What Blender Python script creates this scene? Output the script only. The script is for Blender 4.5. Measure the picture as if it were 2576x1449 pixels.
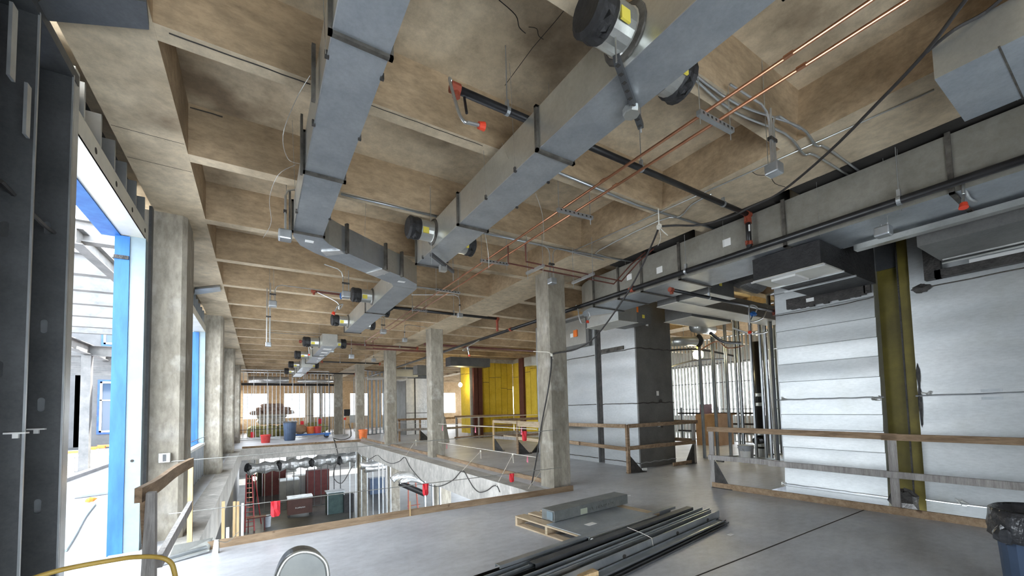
import bpy, random
from math import *
from mathutils import Vector
random.seed(7)
SC = bpy.context.scene
COL = SC.collection
for o in list(bpy.data.objects):
    bpy.data.objects.remove(o)

# ------------------------------------------------------------------ camera
F, CX, CY, EYE = 1018.6, 1288.0, 970.4, 1.6
def _rot(a, b, c):
    ca, sa, cb, sb, cc, sc = cos(a), sin(a), cos(b), sin(b), cos(c), sin(c)
    Rx = ((1, 0, 0), (0, ca, -sa), (0, sa, ca)); Ry = ((cb, 0, sb), (0, 1, 0), (-sb, 0, cb)); Rz = ((cc, -sc, 0), (sc, cc, 0), (0, 0, 1))
    mul = lambda A, B: tuple(tuple(sum(A[i][k] * B[k][j] for k in range(3)) for j in range(3)) for i in range(3))
    return mul(mul(Rz, Rx), Ry)
R = _rot(.0524, .025, -.5611)
cam = bpy.data.cameras.new('camera')
cam.sensor_width = 36; cam.lens = F / 2576 * 36; cam.shift_y = (CY - 724.5) / 2576
cam.clip_start = .05; cam.clip_end = 400
co = bpy.data.objects.new('camera', cam); COL.objects.link(co)
m = co.matrix_world.copy()
for i in range(3):
    m[i][0] = R[i][0]; m[i][1] = R[i][2]; m[i][2] = -R[i][1]; m[i][3] = (0, 0, EYE)[i]
co.matrix_world = m
SC.camera = co
def P(x, y, X=None, Y=None, Z=None):
    """point of the place seen at photo pixel (x, y) on the plane X=, Y= or Z="""
    v = ((x - CX) / F, 1, -(y - CY) / F)
    d = [sum(R[i][k] * v[k] for k in range(3)) for i in range(3)]
    if X is not None: t = X / d[0]
    elif Y is not None: t = Y / d[1]
    else: t = (Z - EYE) / d[2]
    return Vector((t * d[0], t * d[1], EYE + t * d[2]))

# ------------------------------------------------------------------ light
w = bpy.data.worlds.new('sky'); SC.world = w; w.use_nodes = True
bg = w.node_tree.nodes['Background']
bg.inputs[0].default_value = (.86, .93, 1.0, 1); bg.inputs[1].default_value = 1.6
sun = bpy.data.lights.new('sun', 'SUN'); sun.energy = 3.8; sun.angle = .01; sun.color = (1, .95, .86)
so = bpy.data.objects.new('sun', sun); COL.objects.link(so)
so.rotation_euler = Vector((.52, .42, 1.0)).to_track_quat('Z', 'Y').to_euler()
SC.view_settings.view_transform = 'Standard'; SC.view_settings.look = 'None'
SC.view_settings.exposure = 2.82; SC.view_settings.gamma = 1; SC.view_settings.use_curve_mapping = False
SC.cycles.max_bounces = 9; SC.cycles.diffuse_bounces = 8; SC.cycles.glossy_bounces = 3
SC.cycles.caustics_reflective = False; SC.cycles.caustics_refractive = False; SC.cycles.sample_clamp_indirect = 8

# ------------------------------------------------------------------ materials
def mat(name, c1, c2=None, rough=.7, metal=0, scale=3, stretch=(1, 1, 1), detail=6, bump=0, spots=None, lo=.35, hi=.65, emit=None, wave=None, bscale=None, coat=0, grunge=None):
    m = bpy.data.materials.new(name); m.use_nodes = True
    nt = m.node_tree; N = nt.nodes; L = nt.links; b = N['Principled BSDF']
    b.inputs['Base Color'].default_value = (*c1, 1); b.inputs['Roughness'].default_value = rough; b.inputs['Metallic'].default_value = metal
    if coat: b.inputs['Coat Weight'].default_value = coat
    if emit:
        b.inputs['Emission Color'].default_value = (*emit[0], 1); b.inputs['Emission Strength'].default_value = emit[1]
    if c2 is None: return m
    tc = N.new('ShaderNodeTexCoord'); mp = N.new('ShaderNodeMapping'); mp.inputs['Scale'].default_value = stretch
    L.new(tc.outputs['Object'], mp.inputs[0])
    no = N.new('ShaderNodeTexNoise'); no.inputs['Scale'].default_value = scale; no.inputs['Detail'].default_value = detail; no.inputs['Roughness'].default_value = .62
    L.new(mp.outputs[0], no.inputs['Vector'])
    cr = N.new('ShaderNodeValToRGB'); cr.color_ramp.elements[0].position = lo; cr.color_ramp.elements[1].position = hi
    cr.color_ramp.elements[0].color = (*c1, 1); cr.color_ramp.elements[1].color = (*c2, 1)
    L.new(no.outputs['Fac'], cr.inputs[0]); out = cr.outputs[0]
    if spots:      # (colour, scale, low, high)
        n2 = N.new('ShaderNodeTexNoise'); n2.inputs['Scale'].default_value = spots[1]; n2.inputs['Detail'].default_value = 5; L.new(tc.outputs['Object'], n2.inputs['Vector'])
        r2 = N.new('ShaderNodeValToRGB'); r2.color_ramp.elements[0].position = spots[2]; r2.color_ramp.elements[1].position = spots[3]
        L.new(n2.outputs['Fac'], r2.inputs[0])
        mx = N.new('ShaderNodeMixRGB'); mx.inputs[2].default_value = (*spots[0], 1); L.new(r2.outputs[0], mx.inputs[0]); L.new(out, mx.inputs[1]); out = mx.outputs[0]
    if grunge:     # fine dark grain (strength, scale)
        n3 = N.new('ShaderNodeTexNoise'); n3.inputs['Scale'].default_value = grunge[1]; n3.inputs['Detail'].default_value = 8; n3.inputs['Roughness'].default_value = .75
        L.new(mp.outputs[0], n3.inputs['Vector'])
        r3 = N.new('ShaderNodeMapRange'); r3.inputs[1].default_value = .3; r3.inputs[2].default_value = .6; r3.inputs[3].default_value = 1 - grunge[0]; r3.inputs[4].default_value = 1
        L.new(n3.outputs['Fac'], r3.inputs[0])
        m3 = N.new('ShaderNodeMixRGB'); m3.blend_type = 'MULTIPLY'; m3.inputs[0].default_value = 1; L.new(out, m3.inputs[1]); L.new(r3.outputs[0], m3.inputs[2]); out = m3.outputs[0]
    L.new(out, b.inputs['Base Color'])
    if bump:
        bp = N.new('ShaderNodeBump'); bp.inputs['Strength'].default_value = bump; bp.inputs['Distance'].default_value = .02
        if wave:
            wv = N.new('ShaderNodeTexWave'); wv.bands_direction = wave[0]; wv.inputs['Scale'].default_value = wave[1]; wv.inputs['Distortion'].default_value = wave[2]
            L.new(tc.outputs['Object'], wv.inputs['Vector']); L.new(wv.outputs['Fac'], bp.inputs['Height'])
        else:
            nb = N.new('ShaderNodeTexNoise'); nb.inputs['Scale'].default_value = bscale or scale * 4; nb.inputs['Detail'].default_value = 4
            L.new(mp.outputs[0], nb.inputs['Vector']); L.new(nb.outputs['Fac'], bp.inputs['Height'])
        L.new(bp.outputs[0], b.inputs['Normal'])
    return m
M = {}
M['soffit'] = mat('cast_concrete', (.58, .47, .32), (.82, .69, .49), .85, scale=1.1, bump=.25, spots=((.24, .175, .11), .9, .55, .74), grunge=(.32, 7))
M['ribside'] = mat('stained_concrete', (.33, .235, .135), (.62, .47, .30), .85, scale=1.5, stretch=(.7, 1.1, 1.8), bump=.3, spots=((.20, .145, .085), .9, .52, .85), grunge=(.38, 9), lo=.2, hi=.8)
M['floor'] = mat('floor_concrete', (.48, .495, .53), (.68, .70, .735), .42, scale=.9, stretch=(1, 1.6, 1), bump=.04, spots=((.66, .67, .68), 2.2, .60, .78), grunge=(.22, 7), lo=.3, hi=.7)
M['beam'] = mat('beam_concrete', (.40, .385, .355), (.60, .58, .54), .8, scale=1.6, stretch=(1, 1, .5), bump=.2, spots=((.72, .70, .66), 3, .6, .75), grunge=(.35, 9))
M['column'] = mat('column_concrete', (.30, .27, .215), (.47, .43, .355), .8, scale=2.0, stretch=(1, 1, .35), bump=.25, spots=((.58, .55, .49), 2.4, .56, .72), grunge=(.45, 12))
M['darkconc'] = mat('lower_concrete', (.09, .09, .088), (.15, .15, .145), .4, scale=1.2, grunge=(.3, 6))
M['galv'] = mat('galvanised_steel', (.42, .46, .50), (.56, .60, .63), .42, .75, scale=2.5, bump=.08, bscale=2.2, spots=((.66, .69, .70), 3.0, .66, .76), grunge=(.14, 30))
M['galvside'] = mat('galvanised_bright', (.55, .565, .54), (.68, .69, .655), .34, .8, scale=1.8, bump=.14, bscale=1.6, grunge=(.12, 30))  # brighter copy of the same steel; on duct sides it carries the light
M['stud'] = mat('stud_steel', (.40, .43, .45), (.55, .58, .60), .38, .8, scale=3, bump=.05)
M['studdark'] = mat('stud_steel_dull', (.085, .09, .095), (.13, .136, .142), .5, .5, scale=2.5, grunge=(.15, 40))
M['panel'] = mat('sheet_metal_panel', (.50, .53, .54), (.62, .64, .64), .40, .75, scale=.8, stretch=(1, .6, 2.2), bump=.22, wave=('Z', .62, 2.6), spots=((.50, .52, .50), 1.6, .55, .8), grunge=(.16, 22))
M['paneldark'] = mat('dull_sheet_metal', (.17, .17, .165), (.235, .235, .225), .55, .6, scale=2, grunge=(.2, 30))
M['mastic'] = mat('black_sealant', (.018, .017, .016), (.06, .055, .05), .55, scale=9, bump=.6)
M['seam'] = mat('dark_seam', (.045, .04, .034), (.15, .14, .12), .6, .2, scale=6, bump=.3)
M['black'] = mat('black_pipe', (.010, .010, .011), (.022, .022, .023), .38, scale=6)
M['redpipe'] = mat('oxide_pipe', (.10, .03, .022), (.16, .05, .035), .5, scale=8)
M['redsteel'] = mat('oxide_primer', (.075, .022, .02), (.11, .035, .03), .6, scale=4)
M['coupling'] = mat('orange_coupling', (.24, .045, .022), (.34, .075, .04), .5, scale=8)
M['copper'] = mat('copper', (.46, .21, .12), (.66, .34, .20), .3, .95, scale=5, stretch=(1, .4, 1))
M['conduit'] = mat('conduit_steel', (.58, .60, .61), (.70, .72, .72), .3, .85, scale=6)
M['redcap'] = mat('red_cap', (.80, .07, .03), None, .4)
M['orange'] = mat('orange_cap', (.95, .22, .03), None, .5)
M['wood'] = mat('weathered_lumber', (.22, .145, .085), (.43, .30, .19), .8, scale=3.5, stretch=(2.5, .7, 5), bump=.2, spots=((.12, .07, .04), 3.5, .66, .74), grunge=(.3, 16))
M['woodx'] = mat('lumber_along', (.29, .195, .115), (.47, .34, .22), .8, scale=3, stretch=(.6, 5, 5), bump=.2, spots=((.12, .07, .04), 4.5, .68, .74), grunge=(.3, 14))
M['woodgrey'] = mat('grey_lumber', (.31, .29, .275), (.50, .48, .46), .8, scale=3, stretch=(6, 6, .6), bump=.2, grunge=(.35, 14))
M['woodnew'] = mat('fresh_lumber', (.62, .42, .20), (.78, .57, .32), .75, scale=4, stretch=(5, 5, .5), grunge=(.2, 18))
M['pallet'] = mat('pallet_pine', (.50, .38, .24), (.72, .59, .42), .8, scale=3, stretch=(5, .8, 5), bump=.15, grunge=(.25, 14))
M['ply'] = mat('sheathing', (.52, .36, .20), (.66, .48, .29), .8, scale=2, grunge=(.2, 8))
M['yellow'] = mat('yellow_board', (.66, .47, .035), (.80, .60, .07), .65, scale=1.5, grunge=(.16, 9))
M['olive'] = mat('olive_board', (.13, .105, .016), (.20, .16, .025), .6, scale=1.5, spots=((.09, .07, .015), 1.2, .5, .8), grunge=(.2, 9))
M['bluetape'] = mat('blue_membrane', (.012, .10, .36), (.03, .16, .45), .55, scale=2.5, stretch=(3, 3, .6))
M['paleblue'] = mat('pale_coated_steel', (.22, .29, .33), (.28, .36, .40), .5, .25, scale=3)
M['trim_blue'] = mat('blue_window_tape', (.02, .06, .32), (.03, .10, .40), .6, scale=4)
M['white'] = mat('white_plastic', (.82, .83, .82), None, .5)
M['paper'] = mat('white_sticker', (.86, .87, .85), None, .7)
M['yellowtag'] = mat('yellow_tag', (.78, .66, .10), None, .6)
M['rope'] = mat('white_cord', (.78, .75, .66), (.88, .86, .78), .8, scale=30)
M['wire'] = mat('steel_wire', (.36, .36, .34), (.50, .50, .47), .4, .6, scale=30)
M['redflag'] = mat('red_flag', (.74, .015, .03), (.85, .05, .07), .6, scale=8)
M['pink'] = mat('pink_ribbon', (.90, .28, .38), None, .6)
M['cable'] = mat('black_cable', (.03, .028, .028), (.05, .047, .045), .5, scale=20)
M['hose'] = mat('yellow_hose', (.42, .27, .05), (.52, .36, .08), .5, scale=8)
M['insul'] = mat('foil_insulation', (.60, .61, .61), (.78, .78, .77), .3, .7, scale=4, bump=.7, bscale=14)
M['blackins'] = mat('black_insulation', (.012, .012, .013), (.03, .03, .031), .65, scale=6, bump=.6)
M['bag'] = mat('trash_bag', (.022, .023, .026), (.05, .053, .06), .22, scale=7, bump=1.0, bscale=9)
M['olivetag'] = mat('green_tag', (.42, .46, .36), None, .7)
M['binblue'] = mat('blue_bin', (.05, .085, .15), (.07, .11, .19), .5, scale=4)
M['bucket'] = mat('bucket_grey', (.42, .46, .52), (.50, .54, .60), .5, scale=4)
M['redbucket'] = mat('red_bucket', (.62, .05, .05), (.72, .08, .07), .5, scale=5)
M['orangebucket'] = mat('orange_bucket', (.85, .19, .04), (.95, .26, .07), .5, scale=5)
M['cartblue'] = mat('cart_blue', (.06, .20, .62), (.10, .28, .72), .5, scale=5)
M['cardboard'] = mat('cardboard', (.36, .22, .12), (.46, .30, .18), .85, scale=4)
M['redwood'] = mat('red_box', (.09, .015, .015), (.14, .025, .025), .6, scale=4)
M['sackbrown'] = mat('brown_sack', (.34, .23, .17), (.52, .38, .30), .85, scale=6, bump=.5)
M['sackwhite'] = mat('wrapped_sack', (.50, .45, .36), (.70, .66, .56), .6, scale=5, bump=.5)
M['sackgreen'] = mat('olive_sack', (.30, .28, .09), (.44, .40, .15), .7, scale=5, bump=.5)
M['ladder'] = mat('red_ladder', (.36, .03, .04), (.46, .06, .06), .5, scale=5)
M['toolbox'] = mat('brown_job_box', (.075, .028, .02), (.11, .04, .028), .5, scale=3)
M['teal'] = mat('teal_bin', (.025, .06, .06), (.05, .10, .095), .5, scale=3)
M['screen'] = mat('dark_screen', (.01, .01, .012), None, .25)
M['bulb'] = mat('lit_bulb', (1, .9, .6), None, .4, emit=((1, .84, .45), 22))
M['stucco'] = mat('grey_sheathing_board', (.085, .088, .093), (.11, .113, .12), .85, scale=2, spots=((.18, .19, .2), 5, .70, .74))
M['stuccodark'] = mat('dark_grey_base', (.045, .048, .052), (.06, .064, .07), .8, scale=2)
M['canopy'] = mat('primed_steel', (.15, .155, .16), (.22, .22, .22), .6, .1, scale=3, stretch=(1, 1, 1), grunge=(.2, 8))
M['slabout'] = mat('sunlit_slab', (.29, .295, .31), (.37, .37, .38), .85, scale=1.2, grunge=(.12, 8))
M['glass'] = mat('window_glass', (.04, .07, .12), None, .08, 0)
M['blob'] = mat('grey_hood', (.13, .14, .14), (.19, .20, .19), .3, .4, scale=4)
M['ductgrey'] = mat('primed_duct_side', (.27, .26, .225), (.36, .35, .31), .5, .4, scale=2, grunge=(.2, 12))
M['galvdull'] = mat('dull_galvanised', (.20, .215, .215), (.29, .305, .30), .45, .5, scale=3, grunge=(.2, 20))
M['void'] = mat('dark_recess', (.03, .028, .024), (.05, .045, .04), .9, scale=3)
M['damper'] = mat('light_liner', (.62, .61, .55), (.74, .73, .66), .5, .3, scale=3)

# ------------------------------------------------------------------ mesh helpers
class MB:
    def __init__(s): s.v = []; s.f = []; s.mi = []; s.k = 0
    def mark(s, k): s.k = k; return s
    def _add(s, vs, fs):
        n = len(s.v); s.v += [tuple(x) for x in vs]
        for q in fs: s.f.append(tuple(n + i for i in q)); s.mi.append(s.k)
        return s
    def box(s, x0, y0, z0, x1, y1, z1):
        x0, x1 = min(x0, x1), max(x0, x1); y0, y1 = min(y0, y1), max(y0, y1); z0, z1 = min(z0, z1), max(z0, z1)
        return s._add([(x0, y0, z0), (x1, y0, z0), (x1, y1, z0), (x0, y1, z0), (x0, y0, z1), (x1, y0, z1), (x1, y1, z1), (x0, y1, z1)],
                      [(0, 3, 2, 1), (4, 5, 6, 7), (0, 1, 5, 4), (1, 2, 6, 5), (2, 3, 7, 6), (3, 0, 4, 7)])
    def hexa(s, p):      # 8 corners: bottom loop 0-3, top loop 4-7
        return s._add(p, [(0, 3, 2, 1), (4, 5, 6, 7), (0, 1, 5, 4), (1, 2, 6, 5), (2, 3, 7, 6), (3, 0, 4, 7)])
    def bar(s, a, b, w, h, up=(0, 0, 1)):      # rectangular bar a->b, w across, h along up
        a, b = Vector(a), Vector(b); d = (b - a).normalized(); u = Vector(up); sd = d.cross(u)
        if sd.length < 1e-4: sd = d.cross(Vector((1, 0, 0)))
        sd.normalize(); u = sd.cross(d).normalized(); sd = sd * w / 2; u = u * h / 2
        return s.hexa([a - sd - u, a + sd - u, b + sd - u, b - sd - u, a - sd + u, a + sd + u, b + sd + u, b - sd + u])
    def prism(s, poly, vec):      # planar polygon (3D pts) swept along vec
        n = len(poly); vec = Vector(vec); a = [Vector(p) for p in poly]; b = [p + vec for p in a]
        return s._add(a + b, [tuple(reversed(range(n))), tuple(range(n, 2 * n))] + [(i, (i + 1) % n, n + (i + 1) % n, n + i) for i in range(n)])
    def tube(s, pts, r, n=8, cap=True, rr=None):
        pts = [Vector(p) for p in pts]; k = len(pts); rings = []; u = None
        for i, p in enumerate(pts):
            t = (pts[min(i + 1, k - 1)] - pts[max(i - 1, 0)])
            if t.length < 1e-9: t = Vector((0, 0, 1))
            t.normalize()
            if u is None:
                u = t.cross(Vector((0, 0, 1)));
                if u.length < .05: u = t.cross(Vector((1, 0, 0)))
            else: u = u - t * u.dot(t)
            if u.length < 1e-5: u = t.cross(Vector((0, 1, 0)))
            u.normalize(); v = t.cross(u); q = rr[i] if rr else r
            rings.append([p + (u * cos(2 * pi * j / n) + v * sin(2 * pi * j / n)) * q for j in range(n)])
        vs = [x for g in rings for x in g]
        fs = [(i * n + j, i * n + (j + 1) % n, (i + 1) * n + (j + 1) % n, (i + 1) * n + j) for i in range(k - 1) for j in range(n)]
        if cap: fs += [tuple(reversed(range(n))), tuple(range((k - 1) * n, k * n))]
        return s._add(vs, fs)
    def lathe(s, c, prof, n=20, axis='z'):      # prof: (r, h)
        c = Vector(c); vs = []
        for r, h in prof:
            for j in range(n):
                a = 2 * pi * j / n
                o = {'z': (r * cos(a), r * sin(a), h), 'x': (h, r * cos(a), r * sin(a)), 'y': (r * cos(a), h, r * sin(a))}[axis]
                vs.append(c + Vector(o))
        k = len(prof)
        fs = [(i * n + j, i * n + (j + 1) % n, (i + 1) * n + (j + 1) % n, (i + 1) * n + j) for i in range(k - 1) for j in range(n)]
        fs += [tuple(range(n)), tuple(range((k - 1) * n, k * n))]
        return s._add(vs, fs)
    def blob(s, c, rx, ry, rz, n=14, k=8, lump=.0, seed=1, p=1.0):
        rnd = random.Random(seed); c = Vector(c); vs = []
        for i in range(k + 1):
            th = pi * i / k
            for j in range(n):
                a = 2 * pi * j / n; q = 1 + lump * (rnd.random() - .5)
                sg = lambda t: copysign(abs(t) ** p, t)
                vs.append(c + Vector((rx * sg(sin(th)) * sg(cos(a)) * q, ry * sg(sin(th)) * sg(sin(a)) * q, rz * sg(cos(th)) * q)))
        return s._add(vs, [(i * n + j, i * n + (j + 1) % n, (i + 1) * n + (j + 1) % n, (i + 1) * n + j) for i in range(k) for j in range(n)])
    def build(s, name, mt, parent=None, smooth=False, bevel=0):
        me = bpy.data.meshes.new(name); off = world_of(parent)
        me.from_pydata([tuple(Vector(p) - off) for p in s.v], [], s.f)
        for x in (mt if isinstance(mt, (list, tuple)) else [mt]): me.materials.append(M[x] if isinstance(x, str) else x)
        for i, q in enumerate(me.polygons):
            q.material_index = s.mi[i]; q.use_smooth = smooth
        me.update()
        o = bpy.data.objects.new(name, me); COL.objects.link(o)
        if parent: o.parent = parent
        if bevel:
            b = o.modifiers.new('edge', 'BEVEL'); b.width = bevel; b.segments = 2; b.limit_method = 'ANGLE'
        return o
def world_of(o):
    v = Vector((0, 0, 0))
    while o is not None: v += o.location; o = o.parent
    return v
def tag(o, label=None, cat=None, group=None, kind=None):
    if label: o['label'] = label
    if cat: o['category'] = cat
    if group: o['group'] = group
    if kind: o['kind'] = kind
    return o
def thing(name, label, cat, loc=(0, 0, 0), group=None):
    o = bpy.data.objects.new(name, None); o.empty_display_size = .1; COL.objects.link(o); o.location = loc
    return tag(o, label, cat, group)
def one(name, mb, mt, label, cat, group=None, smooth=False, loc=None, kind=None, bevel=0):
    """a thing that is one mesh; origin moved to its base"""
    xs = [p[0] for p in mb.v]; ys = [p[1] for p in mb.v]; zs = [p[2] for p in mb.v]
    l = Vector(loc) if loc else Vector(((min(xs) + max(xs)) / 2, (min(ys) + max(ys)) / 2, min(zs)))
    mb.v = [tuple(Vector(p) - l) for p in mb.v]
    o = mb.build(name, mt, None, smooth, bevel); o.location = l
    return tag(o, label, cat, group, kind)
def struct(name, mb, mt, **k): return tag(mb.build(name, mt, None, **k), kind='structure')
def dup(root, loc, rotz=None, label=None, group=None):
    r = root.copy(); COL.objects.link(r); r.location = loc
    if rotz is not None: r.rotation_euler = (0, 0, rotz)
    if label: r['label'] = label
    if group: r['group'] = group
    for ch in list(root.children):
        c = ch.copy(); COL.objects.link(c); c.parent = r
        for g in ch.children:
            d = g.copy(); COL.objects.link(d); d.parent = c
    return r
def arc(a, b, sag, n=8):      # hanging curve
    a, b = Vector(a), Vector(b)
    return [a.lerp(b, i / n) - Vector((0, 0, sag * 4 * (i / n) * (1 - i / n))) for i in range(n + 1)]
def spline(pts, n=5):
    pts = [Vector(p) for p in pts]; out = []
    for i in range(len(pts) - 1):
        p0, p1, p2, p3 = pts[max(i - 1, 0)], pts[i], pts[i + 1], pts[min(i + 2, len(pts) - 1)]
        for j in range(n):
            t = j / n
            out.append(.5 * ((2 * p1) + (p2 - p0) * t + (2 * p0 - 5 * p1 + 4 * p2 - p3) * t * t + (3 * p1 - p0 - 3 * p2 + p3) * t ** 3))
    return out + [pts[-1]]

# ================================================================== SETTING
ZB, ZS = 4.3, 4.82           # underside of beams and ribs, underside of slab
b = MB()                      # upper floor, with the opening and the slot under the ducts
b.box(-1.2, -2.5, -.32, 7.60, 6.08, 0)
b.box(7.60, 3.78, -.32, 22, 6.08, 0); b.box(9.6, -2.5, -.32, 22, 3.78, 0)
b.box(4.75, 6.08, -.32, 22, 46, 0); b.box(-1.45, 22.4, -.32, 4.75, 46, 0)
b.box(-1.45, 6.08, -.32, -.95, 22.4, 0)
struct('floor', b, 'floor')
b = MB(); b.box(-.95, 6.08, -.60, -.62, 22.4, 0); struct('trim_1', b, 'beam')          # edge beams round the opening
b = MB(); b.box(-.62, 22.0, -.50, 4.75, 22.4, 0); struct('trim_2', b, 'beam')
b = MB(); b.box(4.35, 6.08, -.60, 4.75, 22.0, 0); struct('trim_3', b, 'beam')
b = MB(); b.box(-.95, 5.7, -.60, 4.75, 6.079, -.32); struct('trim_4', b, 'beam')
b = MB()
a, c = P(1700, 1466, Z=0), P(2163, 1287, Z=0)
b.bar((2.6, 2.36, .0005), (7.6, 2.33, .0005), .016, .003); struct('trim_5', b, 'void')   # joint sawn in the slab

# ceiling: slab, transverse ribs, flat bands over the columns
b = MB()
b.mark(0); b.box(-1.6, -2.5, ZS, 22, 46, ZS + .4)
b.box(-1.18, -2.5, ZB, -.63, 46, ZS)                      # band along the windows
b.box(-1.6, -2.5, ZB + .25, -1.18, 46, ZS)
HOLES = [(5.45, 7.1), (3.05, 3.95), (1.3, 2.15)]
b.box(4.75, -2.5, ZB, 5.75, 46, ZS)                       # band over the columns
def rib(x0, x1, y, w=.16, t=.045):
    z0 = ZB + .002
    b.prism([(x0, y - w / 2, z0), (x0, y + w / 2, z0), (x0, y + w / 2 + t, ZS), (x0, y - w / 2 - t, ZS)], (x1 - x0, 0, 0))
for k in range(-4, 25):
    y = 3.6 + 1.67 * k
    rib(-.63, 4.75, y); rib(5.75, 13.0, y, .22)
b.box(12.9, -2.5, ZB, 13.6, 46, ZS)
for k in range(-4, 25): rib(13.6, 22, 3.6 + 1.67 * k)
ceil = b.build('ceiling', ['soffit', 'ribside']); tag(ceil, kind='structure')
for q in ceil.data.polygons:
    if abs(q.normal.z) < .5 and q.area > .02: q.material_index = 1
b = MB()
for i, (x0, y0, x1, y1) in enumerate([(.95, .2, 2.6, 3.3)]):
    pts = [P(1255, 0, Z=ZS - .001), P(1297, 38, Z=ZS - .001), P(1306, 68, Z=ZS - .001), P(1322, 84, Z=ZS - .001)]
    b.tube(spline(pts, 4), .004, 4)
    b.tube(spline([P(1330, 68, Z=ZS - .001), P(1350, 72, Z=ZS - .001), P(1355, 90, Z=ZS - .001), P(1367, 99, Z=ZS - .001)], 3), .003, 4)
    b.tube([P(1436, 5, Z=ZS - .001), P(1400, 50, Z=ZS - .001), P(1340, 120, Z=ZS - .001), P(1270, 215, Z=ZS - .001)], .003, 4)
    b.tube(spline([P(1890, 430, Z=ZB - .001), P(1905, 440, Z=ZB - .001), P(1935, 443, Z=ZB - .001), P(1950, 462, Z=ZB - .001), P(1975, 470, Z=ZB - .001)], 3), .004, 4)
rnd = random.Random(3)
b.tube([(-.55 + .1 * i, 3.565 + .006 * rnd.random(), ZB + .001) for i in range(10)], .006, 4)
b.tube([(.75 + .1 * i, 3.55 + .008 * rnd.random(), ZB + .001) for i in range(13)], .004, 4)
b.tube([P(478, 270, Y=5.12), P(532, 285, Y=5.12), P(560, 294, Y=5.12)], .006, 4)
for yy, x1 in ((5.0, .2), (5.55, -.62), (2.75, -.62)): b.tube([(-1.17, yy, ZB - .0005), (-.64, yy + .015, ZB - .0005)], .0025, 4)
struct('trim_6', b, 'void')      # cracks in the slab

b = MB(); b.box(-1.6, -2.75, 2.3, 22, -2.5, ZS + .4); b.box(2.8, -2.75, 0, 22, -2.5, 2.5); struct('wall_back_added', b, 'ribside')  # unseen wall, added with a low opening to keep light off the near ceiling
# lower level
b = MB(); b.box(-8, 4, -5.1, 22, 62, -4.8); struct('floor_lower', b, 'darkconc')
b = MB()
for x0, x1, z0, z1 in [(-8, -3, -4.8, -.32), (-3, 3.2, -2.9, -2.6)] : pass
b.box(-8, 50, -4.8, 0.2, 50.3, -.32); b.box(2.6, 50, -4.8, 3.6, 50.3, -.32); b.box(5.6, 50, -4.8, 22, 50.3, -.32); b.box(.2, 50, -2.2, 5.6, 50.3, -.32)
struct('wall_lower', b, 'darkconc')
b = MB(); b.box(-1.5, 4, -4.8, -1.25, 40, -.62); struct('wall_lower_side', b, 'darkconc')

# ------------------------------------------------------------------ concrete columns
def chamfer_col(x0, y0, x1, y1, z0, z1, c=.03):
    p = [(x0 + c, y0), (x1 - c, y0), (x1, y0 + c), (x1, y1 - c), (x1 - c, y1), (x0 + c, y1), (x0, y1 - c), (x0, y0 + c)]
    return MB().prism([(a, bb, z0) for a, bb in p], (0, 0, z1 - z0))
COLY = [6.33, 12.8, 18.3, 24.8]
words = ['nearest square concrete column, beside the pallet, with the black cable hanging down it',
         'square concrete column right of the opening, next one beyond the column with the hanging cable',
         'square concrete column at the opening, third from the viewer, before the yellow boards',
         'slender far concrete column at the end corner of the floor opening by the orange bucket']
for k, y in enumerate(COLY):
    wd, dp = (.47, .42)
    one('concrete_column', chamfer_col(4.86, y, 4.86 + wd, y + dp, 0, ZB), 'column', words[k], 'column', 'columns along the floor opening')
for k in range(4):
    y = 6.88 + 6.68 * k
    b = chamfer_col(-1.55, y, -.83, y + .62, 0, ZB, .05)
    b.box(-1.4, y + .62, 0, -.86, y + .98, ZB)
    one('wall_pillar', b, 'column', ['broad concrete wall pillar next to the blue door jamb, with the grey outlet box',
        'second concrete wall pillar along the window side, past the low stud infill', 'third concrete wall pillar along the window side, standing on the sunlit ledge',
        'farthest concrete wall pillar along the window side'][k], 'pillar', 'pillars along the window wall')
LC = ['lower level column under the far end corner of the opening', 'lower level column seen under the beam beside steel studs', 'lower level column near the red flag on the wire']
for k, (x, y) in enumerate([(4.9, 24.4), (4.9, 18.2), (4.9, 12.5)]):
    one('lower_column', chamfer_col(x, y, x + .5, y + .45, -4.8, -.33), 'column', LC[k], 'column', 'columns of the lower level')

# ------------------------------------------------------------------ window wall on the left (x = -1.2 .. -1.45)
def slot_web(b, x0, x1, y, z0, z1, slots, hw=.019, hh=.05, t=.004):
    """stud web in the plane y with oval punched slots"""
    zs = sorted(slots); cuts = [z0] + [v for s_ in zs for v in (s_ - .12, s_ + .12)] + [z1]
    for i in range(0, len(cuts), 2): b.box(x0, y, cuts[i], x1, y + t, cuts[i + 1])
    cx = (x0 + x1) / 2
    for s_ in zs:
        n = 16
        ov = [(cx + hw * cos(2 * pi * j / n), s_ + (hh - hw) * (1 if sin(2 * pi * j / n) >= 0 else -1) + hw * sin(2 * pi * j / n)) for j in range(n)]
        def rc(j):
            a = 2 * pi * j / n; u, v = cos(a), sin(a); k = max(abs(u), abs(v)); return (cx + (x1 - x0) / 2 * u / k, s_ + .12 * v / k)
        vs = []
        for yy in (y, y + t):
            vs += [(q[0], yy, q[1]) for q in (rc(j) for j in range(n))] + [(q[0], yy, q[1]) for q in ov]
        fs = []
        for j in range(n):
            k = (j + 1) % n
            fs += [(j, k, n + k, n + j), (2 * n + j, 3 * n + j, 3 * n + k, 2 * n + k), (n + j, n + k, 3 * n + k, 3 * n + j)]
        b._add(vs, fs)
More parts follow.
